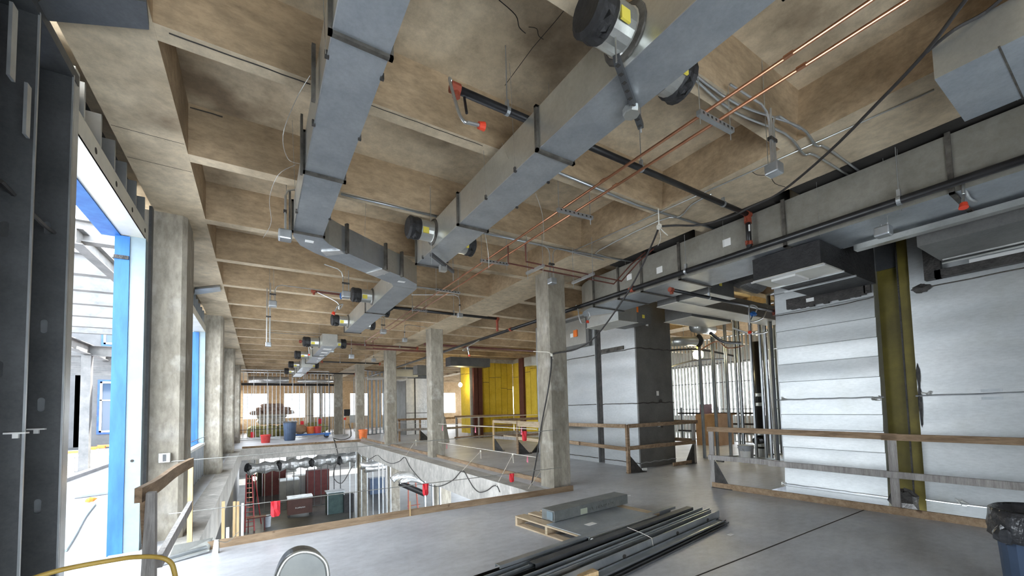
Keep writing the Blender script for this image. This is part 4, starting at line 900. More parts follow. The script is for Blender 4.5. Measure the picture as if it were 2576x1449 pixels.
# far partition of studs, far wall with windows
studs('wide stud partition across the end of the hall with thin studs', (-1.0, 31, 0), (4.7, 31, 0), 26, w=.09, t=.04, mt='conduit', mid=(1.35,))
studs('stud row standing nearer at the end of the hall with a black top rail', (-.9, 29.2, 0), (4.0, 29.2, 0), 8, w=.06, t=.03, mt='conduit', mid=(3.45, .62))
studs('stud cluster between the two farthest columns', (5.6, 27.5, 0), (7.8, 29, 0), 8, mt='stud')
studs('stud cluster before the far windows left of the farthest column', (3.9, 33, 0), (5.2, 32.5, 0), 5, mt='studdark')
studs('stud row with sheathing beyond the farthest column', (6.5, 34, 0), (11, 34, 0), 11, mt='stud')
def wall_with_openings(name, Y, x0, x1, z0, z1, ops, zs0, zs1, mt):
    b = MB(); x = x0
    for (a, c) in ops:
        b.box(x, Y, z0, a, Y + .25, z1); b.box(a, Y, z0, c, Y + .25, zs0); b.box(a, Y, zs1, c, Y + .25, z1); x = c
    b.box(x, Y, z0, x1, Y + .25, z1); return struct(name, b, mt)
wall_with_openings('wall_far', 40, -1.45, 24, 0, ZB + .5, [(-1.02, .66), (1.92, 3.55), (4.15, 5.9), (7.3, 8.9), (10.2, 11.8), (13, 14.8), (16, 18)], 1.15, 3.25, 'ply')
b = MB(); b.box(4.7, 39.9, 0, 4.95, 40.2, 4.3); b.box(3.6, 38, 0, 4.0, 38.4, 4.3); struct('wall_far_pier', b, 'column')
wall_r = MB(); 
wall_r.box(20, 14.5, 0, 20.25, 40, .9); wall_r.box(20, 14.5, 3.5, 20.25, 40, ZS)
for y in range(15, 40, 3): wall_r.box(20, y, .9, 20.25, y + .9, 3.5)  # gaps between these piers are added openings, to brighten the hall
wall_r.box(20, -2.5, 0, 20.25, 3.0, ZS); wall_r.box(20, 3, 3.5, 20.25, 14.5, ZS); wall_r.box(20, 3, 0, 20.25, 14.5, .9)
for y in (6.5, 11.5): wall_r.box(20, y, .9, 20.25, y + .4, 3.5)
struct('wall_right', wall_r, 'beam')
b = MB()
for x in (9.35,): b.box(x, -2.5, -4.8, x + .2, 3.76, 4.3)
struct('wall_shaft_back', b, 'darkconc')
fp = MB().box(P(842, 1000, Y=30.4).x, 30.4, 0, P(862, 1000, Y=30.4).x, 30.9, ZB)
one('boxed_column', fp, 'column', 'grey boxed column with metal edges left of the farthest slender column', 'column')
b = MB(); x0 = P(868, 1000, Y=30.4).x
# ================================================================== OUTSIDE
b = MB(); b.box(-40, -2.5, -.4, -1.5, 90, -.06); struct('ground', b, 'slabout')
b = MB(); b.box(-1.5, -2.5, -.4, -1.21, 46, -.01); struct('trim_8', b, 'slabout')
b = MB(); WY = 30.0
def oy(x, y): return P(x, y, Y=WY)
wx = [(oy(160, 0).x - 2, oy(187, 1000).x), (oy(252, 0).x, oy(330, 1000).x)]
b.box(-22, WY, -.1, -1.7, WY + .4, 8.6)
wg = struct('wall_outside', b, 'stucco')
MB_ = MB().box(-22, WY - .12, -.1, -1.7, WY - .01, oy(200, 1125).z); struct('wall_outside_base', MB_, 'stuccodark')
def ext_window(lab, x0, x1, z0, z1, mull):
    d = thing('window', lab, 'window', ((x0 + x1) / 2, WY - .1, z0), 'windows of the grey wing outside'); d['kind'] = 'thing'
    e = .10
    for q in ((x0 - e, z0 - e, x1 + e, z0), (x0 - e, z1, x1 + e, z1 + e), (x0 - e, z0, x0, z1), (x1, z0, x1 + e, z1)):
        MB().box(q[0], WY - .03, q[1], q[2], WY - .001, q[3]).build('blue_tape', 'trim_blue', d)
    b = MB(); e = .09
    for q in ((x0, z0, x1, z0 + e), (x0, z1 - e, x1, z1), (x0, z0, x0 + e, z1), (x1 - e, z0, x1, z1)): b.box(q[0], WY - .06, q[1], q[2], WY - .03, q[3])
    for mm in mull:
        if mm[0] == 'v': b.box(mm[1] - .03, WY - .06, z0, mm[1] + .03, WY - .03, z1)
        else: b.box(x0, WY - .06, mm[1] - .03, x1, WY - .03, mm[1] + .03)
    fr = b.build('frame', 'white', d); MB().box(x0 + e, WY - .02, z0 + e, x1 - e, WY - .005, z1 - e).build('pane', 'glass', fr)
A, Bq = oy(253, 960), oy(300, 1086)
w_ = Bq.x + 1.0 - A.x
ext_window('tall window with blue taped edges in the grey wing, behind the outside posts', A.x, A.x + w_, Bq.z, A.z, [('v', A.x + w_ * .52), ('v', A.x + w_ * .3), ('h', A.z - 1.0)])
ext_window('blue taped window of the grey wing cut by the left stud wall', A.x - w_ - 1.9, A.x - 1.9, Bq.z, A.z, [('v', A.x - 1.9 - w_ * .4), ('h', A.z - 1.0)])
A2, B2 = oy(262, 838), oy(312, 868)
ext_window('upper window with blue tape on the grey wing', A2.x, A2.x + 2.3, B2.z, A2.z + .4, [('v', A2.x + 1.4)])
ext_window('upper window of the grey wing at the left', A2.x - 4.6, A2.x - 2.6, B2.z, A2.z + .4, [])
# steel canopy
cn = thing('steel_canopy', 'pale primed steel canopy frame outside the tall opening', 'canopy', (-4.5, 16, 0))
for i, (x, y, z) in enumerate([(-4.55, 17.8, 3.55), (-4.5, 21.2, 3.65), (-4.55, 24.5, 3.65), (-4.6, 10.5, 3.55)]):
    b = MB(); b.box(x - .11, y - .11, -.06, x + .11, y + .11, z); b.box(x - .16, y - .16, -.06, x + .16, y + .16, -.03); b.build('post', 'canopy', cn)
def ibeam(a, c, h=.3, w=.18, t=.02):
    b = MB(); a, c = Vector(a), Vector(c); u = Vector((0, 0, 1))
    b.bar(a, c, t, h); b.bar(a + u * (h / 2), c + u * (h / 2), w, t); b.bar(a - u * (h / 2), c - u * (h / 2), w, t); return b
ibeam((-4.55, 6, 3.7), (-4.5, 26, 3.75)).build('beam', 'canopy', cn)
ibeam((-4.55, 17.8, 3.7), (-2, 17.8, 3.7)).build('beam', 'canopy', cn); ibeam((-4.55, 17.8, 3.7), (-12, 17.8, 3.7)).build('beam', 'canopy', cn)
for y in (19.5, 20.5, 21.2, 22.2, 23.2, 24.2, 25.5): ibeam((-12, y, 3.62), (-2, y, 3.62), .22, .12).build('joist', 'canopy', cn)
cu = thing('steel_canopy', 'higher grey steel roof frame with a slanting brace outside the tall opening', 'canopy', (-4.5, 14, 5))
for i, (py, hh) in enumerate([(590, .42), (670, .5), (712, .5), (748, .5), (780, .5), (808, .5), (828, .4)]):
    c = P(250, py, Z=5.3); ibeam((-14, c.y, 5.3), (-1.8, c.y, 5.3), hh, .25).build('beam', 'canopy', cu)
a, c = P(190, 592, Z=5.1), P(318, 712, Z=5.1)
ibeam(a, a.lerp(c, 1.3), .3, .2).build('brace', 'canopy', cu)
for y in (9, 30): MB().box(-8.1, y, -.06, -7.9, y + .2, 5.2).build('post', 'canopy', cu)
# stakes with caps along the walkway edge
b = MB(); b.bar((-4.25, 12, -.02), (-4.35, 28, -.02), .18, .12); struct('kerb', b, 'slabout')
for i, (px, py) in enumerate([(188, 1140), (222, 1132), (247, 1128), (263, 1124), (300, 1113), (317, 1112)]):
    c = P(px, py, X=-4.75); c.z = max(c.z, .3)
    d = thing('rebar_stake', 'thin stake with %s plastic cap on the walkway edge outside' % ('orange' if i in (0, 3) else 'red-orange'), 'stake', (c.x, c.y, 0), ['orange capped stakes outside', 'red-orange capped stakes outside'][0 if i in (0, 3) else 1])
    MB().tube([(c.x, c.y, -.06), (c.x, c.y, c.z)], .012, 5).build('rod', 'wire', d)
    m_ = 'orange' if i not in (0, 3) else 'orangebucket'
    MB().box(c.x - .18, c.y - .05, c.z, c.x + .18, c.y + .05, c.z + .07).build('cap', m_, d)
c = P(226, 1265, Z=-.06)
b = MB(); b.blob((c.x, c.y, -.0), .09, .04, .04, 8, 5, .6, 2); one('debris', b, 'orange', 'orange scrap lying on the sunlit ground outside', 'scrap')
c = P(278, 1242, Z=-.06); b = MB(); b.tube([(c.x - .5, c.y - .2, 0), (c.x + .6, c.y + .2, 0)], .07, 8); one('ground_roll', b, 'bucket', 'blue-grey roll lying on the ground outside', 'roll')
b = MB(); b.tube(spline([P(165, 1385, Z=-.04), P(190, 1345, Z=-.04), P(215, 1300, Z=-.04), P(240, 1268, Z=-.04)], 4), .015, 6); one('hose', b, 'paleblue', 'pale hose on the ground outside the opening', 'hose')
c = P(492, 880, X=-3); b = MB(); b.box(-3.2, 17.4, 2.4, -3.0, 17.6, 3.4)
one('red_sign', b, 'redcap', 'red object seen through the window past the first pillar', 'banner')

# ================================================================== GUARD RAILS, CURBS AND WIRES
def plank(a, c, h=.089, t=.038, mt='woodx', name='rail', parent=None):
    return MB().bar(a, c, t, h).build(name, mt, parent, bevel=.003)
cu_ = thing('wooden_curb', 'long wooden kick board lying along the near edge of the floor opening', 'kick board', (2.2, 6.03, 0))
a, c, e = P(468, 1382, Z=.045), P(1030, 1290, Z=.045), P(1441, 1228, Z=.045)
plank(a, c, .10, .04, parent=cu_, name='board'); plank(c + Vector((.01, 0, 0)), e, .10, .04, parent=cu_, name='board')
MB().box(c.x - .005, c.y - .03, 0, c.x + .012, c.y - .018, .22).build('stake', 'woodnew', cu_)
ce = thing('wooden_curb', 'wooden kick board along the column side of the floor opening', 'kick board', (5.0, 12, 0))
for k in range(3):
    y0, y1 = COLY[k] + .40, COLY[k + 1]
    plank((5.05, y0, .045), (5.02, (y0 + y1) / 2, .045), .09, .04, parent=ce, name='board', mt='wood'); plank((5.02, (y0 + y1) / 2 + .01, .045), (5.05, y1, .045), .09, .04, parent=ce, name='board', mt='wood')
cf = thing('wooden_curb', 'dark kick board along the far edge of the floor opening', 'kick board', (2, 22.4, 0))
plank((-.6, 22.42, .045), (4.6, 22.42, .045), .09, .04, 'wood', 'board', cf)

def bracket(d, c, dirv, h=.38, w=.28):
    """black triangular post foot"""
    c = Vector(c); u = Vector(dirv).normalized(); s = u.cross(Vector((0, 0, 1))) * .03
    b = MB(); b.prism([c - s, c - s + u * w, c - s + Vector((0, 0, h))], s * 2); b.build('foot_bracket', 'mastic', d)
    b = MB(); b.bar(c - u * .05 + Vector((0, 0, .008)), c + u * (w + .06) + Vector((0, 0, .008)), .12, .014); b.build('foot_plate', 'mastic', d)
# right guard rail
gr = thing('guard_rail', 'weathered two-bar wooden guard rail in front of the silver shafts at right', 'guard rail', (7.4, 2.5, 0))
p0 = Vector((7.28, 4.54, 0)); p1 = Vector((7.50, 1.16, 0)); dv = (p1 - p0).normalized(); p2 = p0 + dv * 6.5
post2 = p0 + dv * 2.55
for q in (p0, post2, p0 + dv * 5.2):
    MB().box(q.x - .02, q.y - .045, 0, q.x + .02, q.y + .045, 1.10).build('post', 'woodgrey', gr, bevel=.003)
o1, o2 = Vector((-.035, 0, 0)), Vector((-.035, 0, 0))
up = lambda z: Vector((0, 0, z))
plank(p0 + o1 + up(1.09) - dv * .05, p0 + dv * 2.62 + o1 + up(1.06), parent=gr, mt='wood'); plank(p0 + dv * 2.45 + o1 * 1.0 + up(1.055), p2 + o1 + up(1.05), parent=gr, mt='wood')
plank(p0 + o1 + up(.56) - dv * .05, p0 + dv * 1.15 + o1 + up(.56), parent=gr, mt='woodgrey', name='mid_rail'); plank(p0 + dv * 1.0 + o1 * 2 + up(.55), p2 + o1 * 2 + up(.53), parent=gr, mt='woodgrey', name='mid_rail')
plank(p0 + o1 + up(.05), p2 + o1 + up(.05), .10, parent=gr, mt='woodx', name='toe_board')
bracket(gr, p0 + dv * .05, dv, .48, .26)
MB().tube([p0 + dv * .08 + up(.5), p0 + dv * .08 + up(.5) + Vector((.0, -.14, 0))], .018, 8).build('bolt', 'mastic', gr)
# rail round shaft B
gb = thing('guard_rail', 'brown wooden guard rail round the dark cornered metal shaft', 'guard rail', (8.2, 6.6, 0))
c0 = P(1582, 1191, Z=0); c1 = P(1757, 1166, Z=0); c1.y = c0.y
for q in (c0, c1): MB().box(q.x - .04, q.y - .03, 0, q.x + .04, q.y + .03, 1.12).build('post', 'woodgrey' if q is c1 else 'wood', gb)
s = Vector((0, -.04, 0)); t = Vector((-.05, 0, 0))
plank(c0 + up(1.09) + s, c1 + up(1.09) + s + Vector((.12, 0, 0)), parent=gb, mt='wood'); plank(c0 + up(.58) + s, c1 + up(.56) + s, parent=gb, mt='wood', name='mid_rail')
plank(c0 + up(1.09) + t, Vector((c0.x, 9.2, 1.08)) + t, parent=gb, mt='woodx'); plank(c0 + up(.56) + t, Vector((c0.x, 9.2, .62)) + t, parent=gb, mt='wood', name='mid_rail')
plank(Vector((c0.x - .1, 8.15, .60)), Vector((c0.x - .1, 9.4, .64)), parent=gb, name='mid_rail')
plank(c1 + up(.05) - Vector((.9, 0, 0)), c1 + up(.05), .09, parent=gb, mt='wood', name='toe_board')
plank(c1 + up(1.09), c1 + up(1.09) + Vector((0, 2.2, 0)), parent=gb, mt='wood'); plank(c1 + up(.6), c1 + up(.6) + Vector((0, 2.2, 0)), parent=gb, mt='wood', name='mid_rail')
bracket(gb, c0 + Vector((.05, .03, 0)), (1, -.25, 0), .42, .38); bracket(gb, c1 - Vector((.05, 0, 0)), (-1, .1, 0), .48, .30)
MB().tube([c0 + Vector((.45, -.02, .05)), c0 + Vector((.55, -.05, .05))], .03, 8).build('pipe_end', 'white', gb)
# rails before the yellow core
gy = thing('guard_rail', 'pale wooden rails with black feet standing before the yellow boarded wall', 'guard rail', (7.4, 12, 0))
q0 = P(1243, 1134, Z=0); q1 = P(1303, 1143, Z=0); q2 = Vector((q1.x, q1.y, 0)) + Vector((.05, -2.6, 0))
for q in (q0, q1): MB().box(q.x - .02, q.y - .05, 0, q.x + .02, q.y + .05, 1.12).build('post', 'woodnew' if q is q0 else 'wood', gy)
plank(q0 + up(1.08), q2 + up(1.06), .10, parent=gy, mt='pallet'); plank(q1 + up(.98), q2 + up(.97), .09, parent=gy, mt='pallet')
plank(q0 + up(.5), q1 + up(.52), .10, parent=gy, mt='woodgrey', name='mid_rail'); plank(q1 + up(.56) + Vector((0, .9, 0)), q2 + up(.5), .10, parent=gy, mt='pallet', name='mid_rail')
plank(q0 + up(1.12), q0 + up(1.13) + Vector((3.6, -.2, 0)), .10, parent=gy, mt='wood'); plank(q0 + up(.5), q0 + up(.52) + Vector((3.4, -.2, 0)), .09, parent=gy, mt='wood', name='mid_rail')
bracket(gy, q0, (.8, -.8, 0), .5, .35); bracket(gy, q1, (.9, -.3, 0), .48, .42); bracket(gy, q1 + Vector((1.1, 0, 0)), (-.9, .1, 0), .55, .5)
# far rails
gf = thing('guard_rail', 'wooden guard rail in front of the foil hung shaft', 'guard rail', (7.5, 20, 0))
ya = 20.5; xA, xB = P(1000, 1050, Y=ya).x, P(1150, 1050, Y=ya).x
plank((xA, ya, 1.10), (xB, ya, 1.08), .10, parent=gf, mt='wood'); plank((xA, ya, .58), (xB, ya, .54), .12, parent=gf, mt='woodgrey', name='mid_rail')
for xx in (xA + .1, P(1057, 1050, Y=ya).x, xB): MB().box(xx - .04, ya, 0, xx + .04, ya + .08, 1.1).build('post', 'wood', gf)
bracket(gf, (P(1057, 1050, Y=ya).x, ya - .02, 0), (1, -.2, 0), .5, .5)
gk = thing('guard_rail', 'thin wooden rails crossing the foot of the yellow boarded wall', 'guard rail', (11, 19, 0))
plank((xa - 1.2, 19.2, 1.18), (xb, 18.9, 1.16), .09, parent=gk, mt='woodx'); plank((xa - 1.2, 19.2, .62), (xb - .6, 18.9, .62), .09, parent=gk, mt='woodx', name='mid_rail'); plank((xa - 1.2, 19.2, .1), (xb, 18.9, .14), .09, parent=gk, mt='wood', name='toe_board')
for xx in (xa - 1.1, xa + .2): MB().box(xx, 19.22, 0, xx + .08, 19.3, 1.2).build('post', 'woodgrey', gk)
c = P(1124, 1112, Z=0); t_ = P(1113, 1048, Y=c.y + .4)
b = MB(); s = Vector((.14, 0, 0)); b.hexa([c - s, c + s, c + s + Vector((0, .03, 0)), c - s + Vector((0, .03, 0)), t_ - s, t_ + s, t_ + s + Vector((0, .03, 0)), t_ - s + Vector((0, .03, 0))])
one('metal_plate', b, 'stud', 'grey metal plate leaning by the second column near the yellow wall', 'plate')

# left corner rail
gl = thing('guard_rail', 'grey wooden corner guard rail at the near left corner of the floor opening', 'guard rail', (-.68, 4.6, 0))
n0 = P(377, 1240, Y=3.72); fz = Vector((-.70, 6.45, 0))
MB().hexa([(n0.x - .045, 3.66, 0), (n0.x + .055, 3.62, 0), (n0.x + .055, 3.72, 0), (n0.x - .045, 3.76, 0), (n0.x - .022, 3.72, n0.z), (n0.x + .03, 3.70, n0.z), (n0.x + .03, 3.78, n0.z), (n0.x - .022, 3.80, n0.z)]).build('post', 'woodgrey', gl, bevel=.003)
MB().hexa([(n0.x - .03, 3.9, 0), (n0.x + .0, 3.9, 0), (n0.x + .0, 3.98, 0), (n0.x - .03, 3.98, 0), (n0.x - .07, 3.80, n0.z), (n0.x - .035, 3.80, n0.z), (n0.x - .035, 3.90, n0.z), (n0.x - .07, 3.90, n0.z)]).build('post', 'wood', gl)
MB().box(fz.x - .03, fz.y, 0, fz.x + .02, fz.y + .05, P(470, 1156, Y=6.45).z).build('post', 'woodnew', gl)
def curved_plank(pts, h, t, name, mt):
    b = MB(); pts = [Vector(p) for p in pts]
    for i in range(len(pts) - 1): b.bar(pts[i], pts[i + 1] + (pts[i + 1] - pts[i]) * .02, t, h)
    return b.build(name, mt, gl)
curved_plank(spline([(n0.x - .06, 3.72, n0.z - .01), P(395, 1220, X=-.67), P(440, 1186, X=-.67), P(482, 1163, X=-.66)], 4), .10, .04, 'top_rail', 'wood')
curved_plank([P(400, 1412, X=-.64), P(440, 1340, X=-.66), P(478, 1272, X=-.68)], .10, .04, 'mid_rail', 'woodgrey')
gx = thing('metal_track_piece', 'crumpled silver metal track offcuts at the left end of the kick board', 'metal offcut', P(470, 1400, Z=0))
c = P(465, 1398, Z=0)
MB().hexa([(c.x - .14, c.y - .05, .0), (c.x + .22, c.y + .06, 0), (c.x + .20, c.y + .08, .0), (c.x - .15, c.y, 0), (c.x - .10, c.y + .02, .13), (c.x + .25, c.y + .1, .13), (c.x + .25, c.y + .11, .13), (c.x - .1, c.y + .03, .13)]).build('plate', 'galvside', gx)
MB().bar((c.x - .2, c.y - .15, .03), (c.x + .2, c.y + .02, .05), .05, .03).build('offcut', 'stud', gx); MB().bar((c.x - .18, c.y - .25, .02), (c.x + .22, c.y - .04, .03), .04, .02).build('offcut', 'galvside', gx)
c = P(541, 1392, Z=0); b = MB(); b.hexa([(c.x - .03, c.y, 0), (c.x + .03, c.y - .02, 0), (c.x + .04, c.y + .03, 0), (c.x - .02, c.y + .04, 0), (c.x - .01, c.y + .02, .15), (c.x + .03, c.y + .01, .15), (c.x + .04, c.y + .03, .14), (c.x, c.y + .03, .14)])
b.tube(spline([(c.x + .02, c.y, .14), (c.x + .12, c.y + .03, .10), (c.x + .22, c.y + .1, .18)], 4), .004, 4)
one('metal_clip', b, 'galvside', 'small bent metal clip with wire standing on the floor before the kick board', 'clip')
c = P(400, 1150, Y=6.86); e = P(428, 1160, Y=6.86)
ob = thing('outlet_box', 'grey electrical outlet box screwed to the nearest wall pillar', 'outlet box', ((c.x + e.x) / 2, 6.86, 1.0))
MB().box(c.x, 6.80, 1.0, e.x + .01, 6.88, 1.12).build('box', 'galvside', ob, bevel=.006); MB().box(c.x + .045, 6.795, 1.015, e.x - .03, 6.80, 1.105).build('cover', 'studdark', ob)

def guard_wire(lab, a, c, sag=.0, mt='wire', r=.006, group='guard wires round the floor opening'):
    b = MB(); b.tube(arc(a, c, sag, 10), r, 5); return one('guard_wire', b, mt, lab, 'wire rope', group)
W1 = (P(403, 1163, Y=6.84), P(1402, 1081, Y=6.32)); W2 = (P(425, 1293, Y=6.6), P(1414, 1176, Y=6.32))
guard_wire('upper guard wire from the near wall pillar to the nearest column', *W1, sag=.01); guard_wire('lower guard wire from the near wall pillar to the nearest column', *W2, sag=.0)
XW = 5.1
for i, (p, q) in enumerate([((1100, 1066), (1350, 1080)), ((1098, 1112), (1352, 1151))]):
    guard_wire(['upper white guard rope between the second and nearest columns', 'lower white guard rope between the second and nearest columns'][i], P(*p, X=XW), P(*q, X=XW), .0, 'rope', .007)
guard_wire('guard wire stretched before the yellow wall behind the nearest column', P(1150, 1052, Y=14), P(1352, 1043, Y=14), .0, 'rope', .012)
guard_wire('guard wire from the second to the third column', (5.1, COLY[1], 1.07), (5.1, COLY[2] + .4, 1.07), .01); guard_wire('short guard wire by the second wall pillar', P(481, 1112, X=-.85), P(521, 1096, X=-.85), 0)
for i, (px, py, hh, ww, pl, lab) in enumerate([
    (693, 1262, 36, 24, 'W2', 'large red flag on the lower guard wire at the left, over the brown job box'), (1071, 1218, 27, 15, 'W2', 'red flag on the lower guard wire in the middle'),
    (1288, 1192, 20, 12, 'W2', 'red flag on the lower guard wire at the right near the beam'), (1320, 1085, 24, 12, 'W1', 'red flag beside the nearest column over the wooden rails')]):
    a, c = W2 if pl == 'W2' else W1; t = (px - (425 if pl == 'W2' else 403)) / (1414 - 425 if pl == 'W2' else 1402 - 403)
    Y_ = a.y + (c.y - a.y) * t; A_ = P(px - ww / 2, py, Y=Y_); B_ = P(px + ww / 2, py + hh, Y=Y_); w_ = B_.x - A_.x; h_ = A_.z - B_.z
    xs = [0, .33, .66, 1]; vs = []
    for yy in (0, .004):
        for j, zz in enumerate((0, .5, .85, 1)):
            for x in xs: vs.append((A_.x + w_ * (x if zz < .9 else .15 + .7 * x), Y_ + yy + .012 * sin(x * 6 + zz * 3), A_.z - h_ * zz))
    fs = []
    for j in range(3):
        for k in range(3):
            q = j * 4 + k; fs += [(q, q + 1, q + 5, q + 4), (q + 16, q + 20, q + 21, q + 17)]
    fs += [(k * 4, k * 4 + 4, k * 4 + 20, k * 4 + 16) for k in range(3)] + [(k * 4 + 3, k * 4 + 19, k * 4 + 23, k * 4 + 7) for k in range(3)]
    b = MB(); b._add(vs, fs); one('warning_flag', b, 'redflag', lab, 'flag', 'red warning flags on the guard wires')
for i, (px, py, hh) in enumerate([(1196, 1073, 16), (1312, 1074, 20), (1124, 1117, 12), (1327, 1146, 18), (1113, 1070, 14)]):
    A_ = P(px, py, X=XW); b = MB(); h_ = A_.z - P(px, py + hh, X=XW).z
    for s_ in (-.018, .012): b.hexa([(XW, A_.y + s_, A_.z - h_), (XW + .004, A_.y + s_, A_.z - h_), (XW + .004, A_.y + s_ + .03, A_.z - h_ * .9), (XW, A_.y + s_ + .03, A_.z - h_ * .9), (XW, A_.y - .01, A_.z), (XW + .004, A_.y - .01, A_.z), (XW + .004, A_.y + .015, A_.z), (XW, A_.y + .015, A_.z)])
    one('pink_ribbon', b, 'pink', ['pink ribbon on the upper rope near the twin dark red posts', 'pink ribbon on the upper rope close to the nearest column', 'small pink ribbon on the lower rope by the second column', 'pink ribbon on the lower rope close to the nearest column', 'pink ribbon by the right edge of the second column'][i], 'ribbon', 'pink ribbons on the guard ropes')
# festooned cable on the beam with white cords
XB = 4.335
pts = [(900, 1139), (920, 1158), (935, 1152), (949, 1145), (965, 1158), (985, 1166), (1005, 1160), (1018, 1150), (1030, 1172), (1045, 1192), (1062, 1210), (1085, 1222), (1110, 1222), (1140, 1207), (1163, 1184), (1178, 1205), (1190, 1225), (1205, 1238), (1225, 1234), (1240, 1223), (1250, 1223), (1257, 1238)]
b = MB(); b.tube(spline([P(x, y, X=XB) for x, y in pts], 4), .011, 6); one('festoon_cable', b, 'cable', 'black cable drooping in loops along the beam face of the floor opening', 'cable')
for i, (lo, hi) in enumerate([((905, 1128), (918, 1102)), ((949, 1145), (966, 1098)), ((1018, 1150), (1046, 1108)), ((1163, 1184), (1209, 1135)), ((1249, 1222), (1290, 1143)), ((1330, 1228), (1362, 1184))]):
    A_, B_ = P(*lo, X=XB - .01), P(*hi, X=XW)
    b = MB(); b.tube([A_, B_], .008, 5); b.tube([B_, B_ + Vector((0, -.02, -.20 if i != 5 else -.05))], .008, 5)
    b.blob(B_, .02, .035, .03, 7, 4, .4, i)
    one('tie_cord', b, 'rope', ['white cord tied near the farthest column', 'white cord second along the beam', 'white cord tied before the third column', 'white cord tied up to the rope before the second column', 'long white cord on the beam before the nearest column', 'short white cord at the foot of the nearest column'][i], 'cord', 'white cords holding the drooping cable')
# long black cable from the ceiling to the nearest column
K = P(1658, 570, Z=4.1)
upper = [P(2460, -30, Z=4.15), P(2429, 0, Z=4.15), P(2327, 133, Z=4.12), P(2205, 262, Z=4.1), P(2083, 384, Z=4.1), P(1963, 484, Z=4.1), P(1890, 520, Z=4.1), P(1838, 545, Z=4.08), P(1760, 566, Z=4.08), P(1700, 567, Z=4.08), K]
C1 = P(1388, 893, Y=6.30)
low = [K, P(1640, 615, Y=4.0), P(1600, 700, Y=4.4), P(1560, 765, Y=4.8), P(1500, 845, Y=5.5), P(1450, 878, Y=6.0), P(1400, 888, Y=6.25), C1]
b = MB(); b.tube(spline(upper, 4), .014, 7); b.tube(spline(low, 4), .014, 7); b.tube(spline([C1, P(1386, 930, Y=6.29), P(1378, 985, Y=6.29), P(1362, 1070, X=4.83), P(1350, 1150, X=4.80), P(1336, 1226, X=4.75)], 4), .014, 7)
one('power_cable', b, 'cable', 'long black cable slung from the ceiling to the nearest column and down', 'cable', smooth=True)
b = MB(); b.tube(spline([P(2560, -40, Z=4.2), P(2480, 30, Z=4.18), P(2400, 75, Z=4.15), P(2330, 132, Z=4.12)], 4), .012, 6); one('power_cable', b, 'cable', 'second black cable joining the long one at the top right', 'cable')
b = MB(); b.blob(K, .03, .04, .04, 8, 5, .5, 3); b.tube([K, P(1656, 525, Z=ZB)], .008, 5); b.tube(spline([K, P(1668, 582, Z=4.05), P(1680, 592, Z=4.0)], 3), .008, 5); b.tube(spline([K, P(1662, 600, Z=4.0), P(1655, 618, Z=3.95)], 3), .004, 5)
one('tie_cord', b, 'rope', 'white cord knotted round the black cable under the beam', 'cord')
b = MB(); b.tube(spline([P(1342, 884, X=4.84), P(1365, 885, X=4.84), (4.84, 6.31, C1.z + .05), C1, C1 + Vector((.02, -.01, -.08))], 4), .008, 5); b.blob(C1, .03, .03, .035, 7, 4, .4, 2)
one('tie_cord', b, 'rope', 'white cord wrapped round the nearest column holding the black cable', 'cord')
b = MB(); b.tube(spline([(3.35, 22.35, .08), (3.25, 22.2, .2), (3.3, 21.97, -.05), (3.4, 21.9, -.7), (3.2, 22, -1.6), (3.6, 22, -2.0), (4.1, 22, -1.2)], 4), .02, 6); b.tube(spline([(3.25, 22.4, .25), (3.7, 22.6, .12), (4.2, 22.8, .3), (4.3, 24, .9)], 4), .02, 6)
one('power_cable', b, 'cable', 'black cable hanging over the far edge of the opening', 'cable')

# ================================================================== PALLET, METAL AND NEAR FLOOR
O = Vector((3.09, 3.50, 0)); u = (Vector((2.96, 4.72, 0)) - O).normalized(); v = Vector((u.y, -u.x, 0)); LU, LV = 1.22, 1.52
pl = thing('wooden_pallet', 'pale pine pallet lying on the floor in the middle', 'pallet', O)
def pbar(name, u0, u1, v0, v1, z0, z1, mt='pallet', parent=pl):
    q = [O + u * u0 + v * v0, O + u * u0 + v * v1, O + u * u1 + v * v1, O + u * u1 + v * v0]
    return MB().hexa([(p.x, p.y, z0) for p in q] + [(p.x, p.y, z1) for p in q]).build(name, mt, parent)
for k in range(3): pbar('stringer', k * (LU - .04) / 2, k * (LU - .04) / 2 + .04, 0, LV, .018, .108)
for k in range(7): pbar('deck_board', 0, LU, k * (LV - .14) / 6, k * (LV - .14) / 6 + (.14 if k else .16), .109, .127)
for k in (0, 3, 6): pbar('bottom_board', 0, LU, k * (LV - .12) / 6, k * (LV - .12) / 6 + .12, 0, .017)
sh = thing('metal_sheet', 'flat grey sheet metal panel with a small paper tag on the pallet', 'metal sheet', O)
o = pbar('sheet', -.06, .62, .02, 1.35, .128, .136, 'galv', sh); pbar('paper_tag', .22, .30, .35, .50, .1361, .1375, 'paper', sh); pbar('turned_edge', -.07, -.055, .02, 1.35, .105, .136, 'galvside', sh)
a, c = P(1371, 1305, Z=.20), P(1560, 1263, Z=.20)
dp = thing('duct_piece', 'long rectangular grey duct piece with handwriting lying on the pallet', 'duct piece', a)
a = Vector((3.16, 4.24, .205)); c = Vector((4.62, 4.36, .205))
MB().bar(a, c, .24, .135).build('body', 'galvdull', dp, bevel=.004)
MB().bar(a - Vector((.002, 0, 0)), a + Vector((.001, 0, 0)), .20, .10).build('end_cap', 'paleblue', dp)
nrm = Vector((.082, -1, 0)).normalized()
fo = (c - a).normalized()
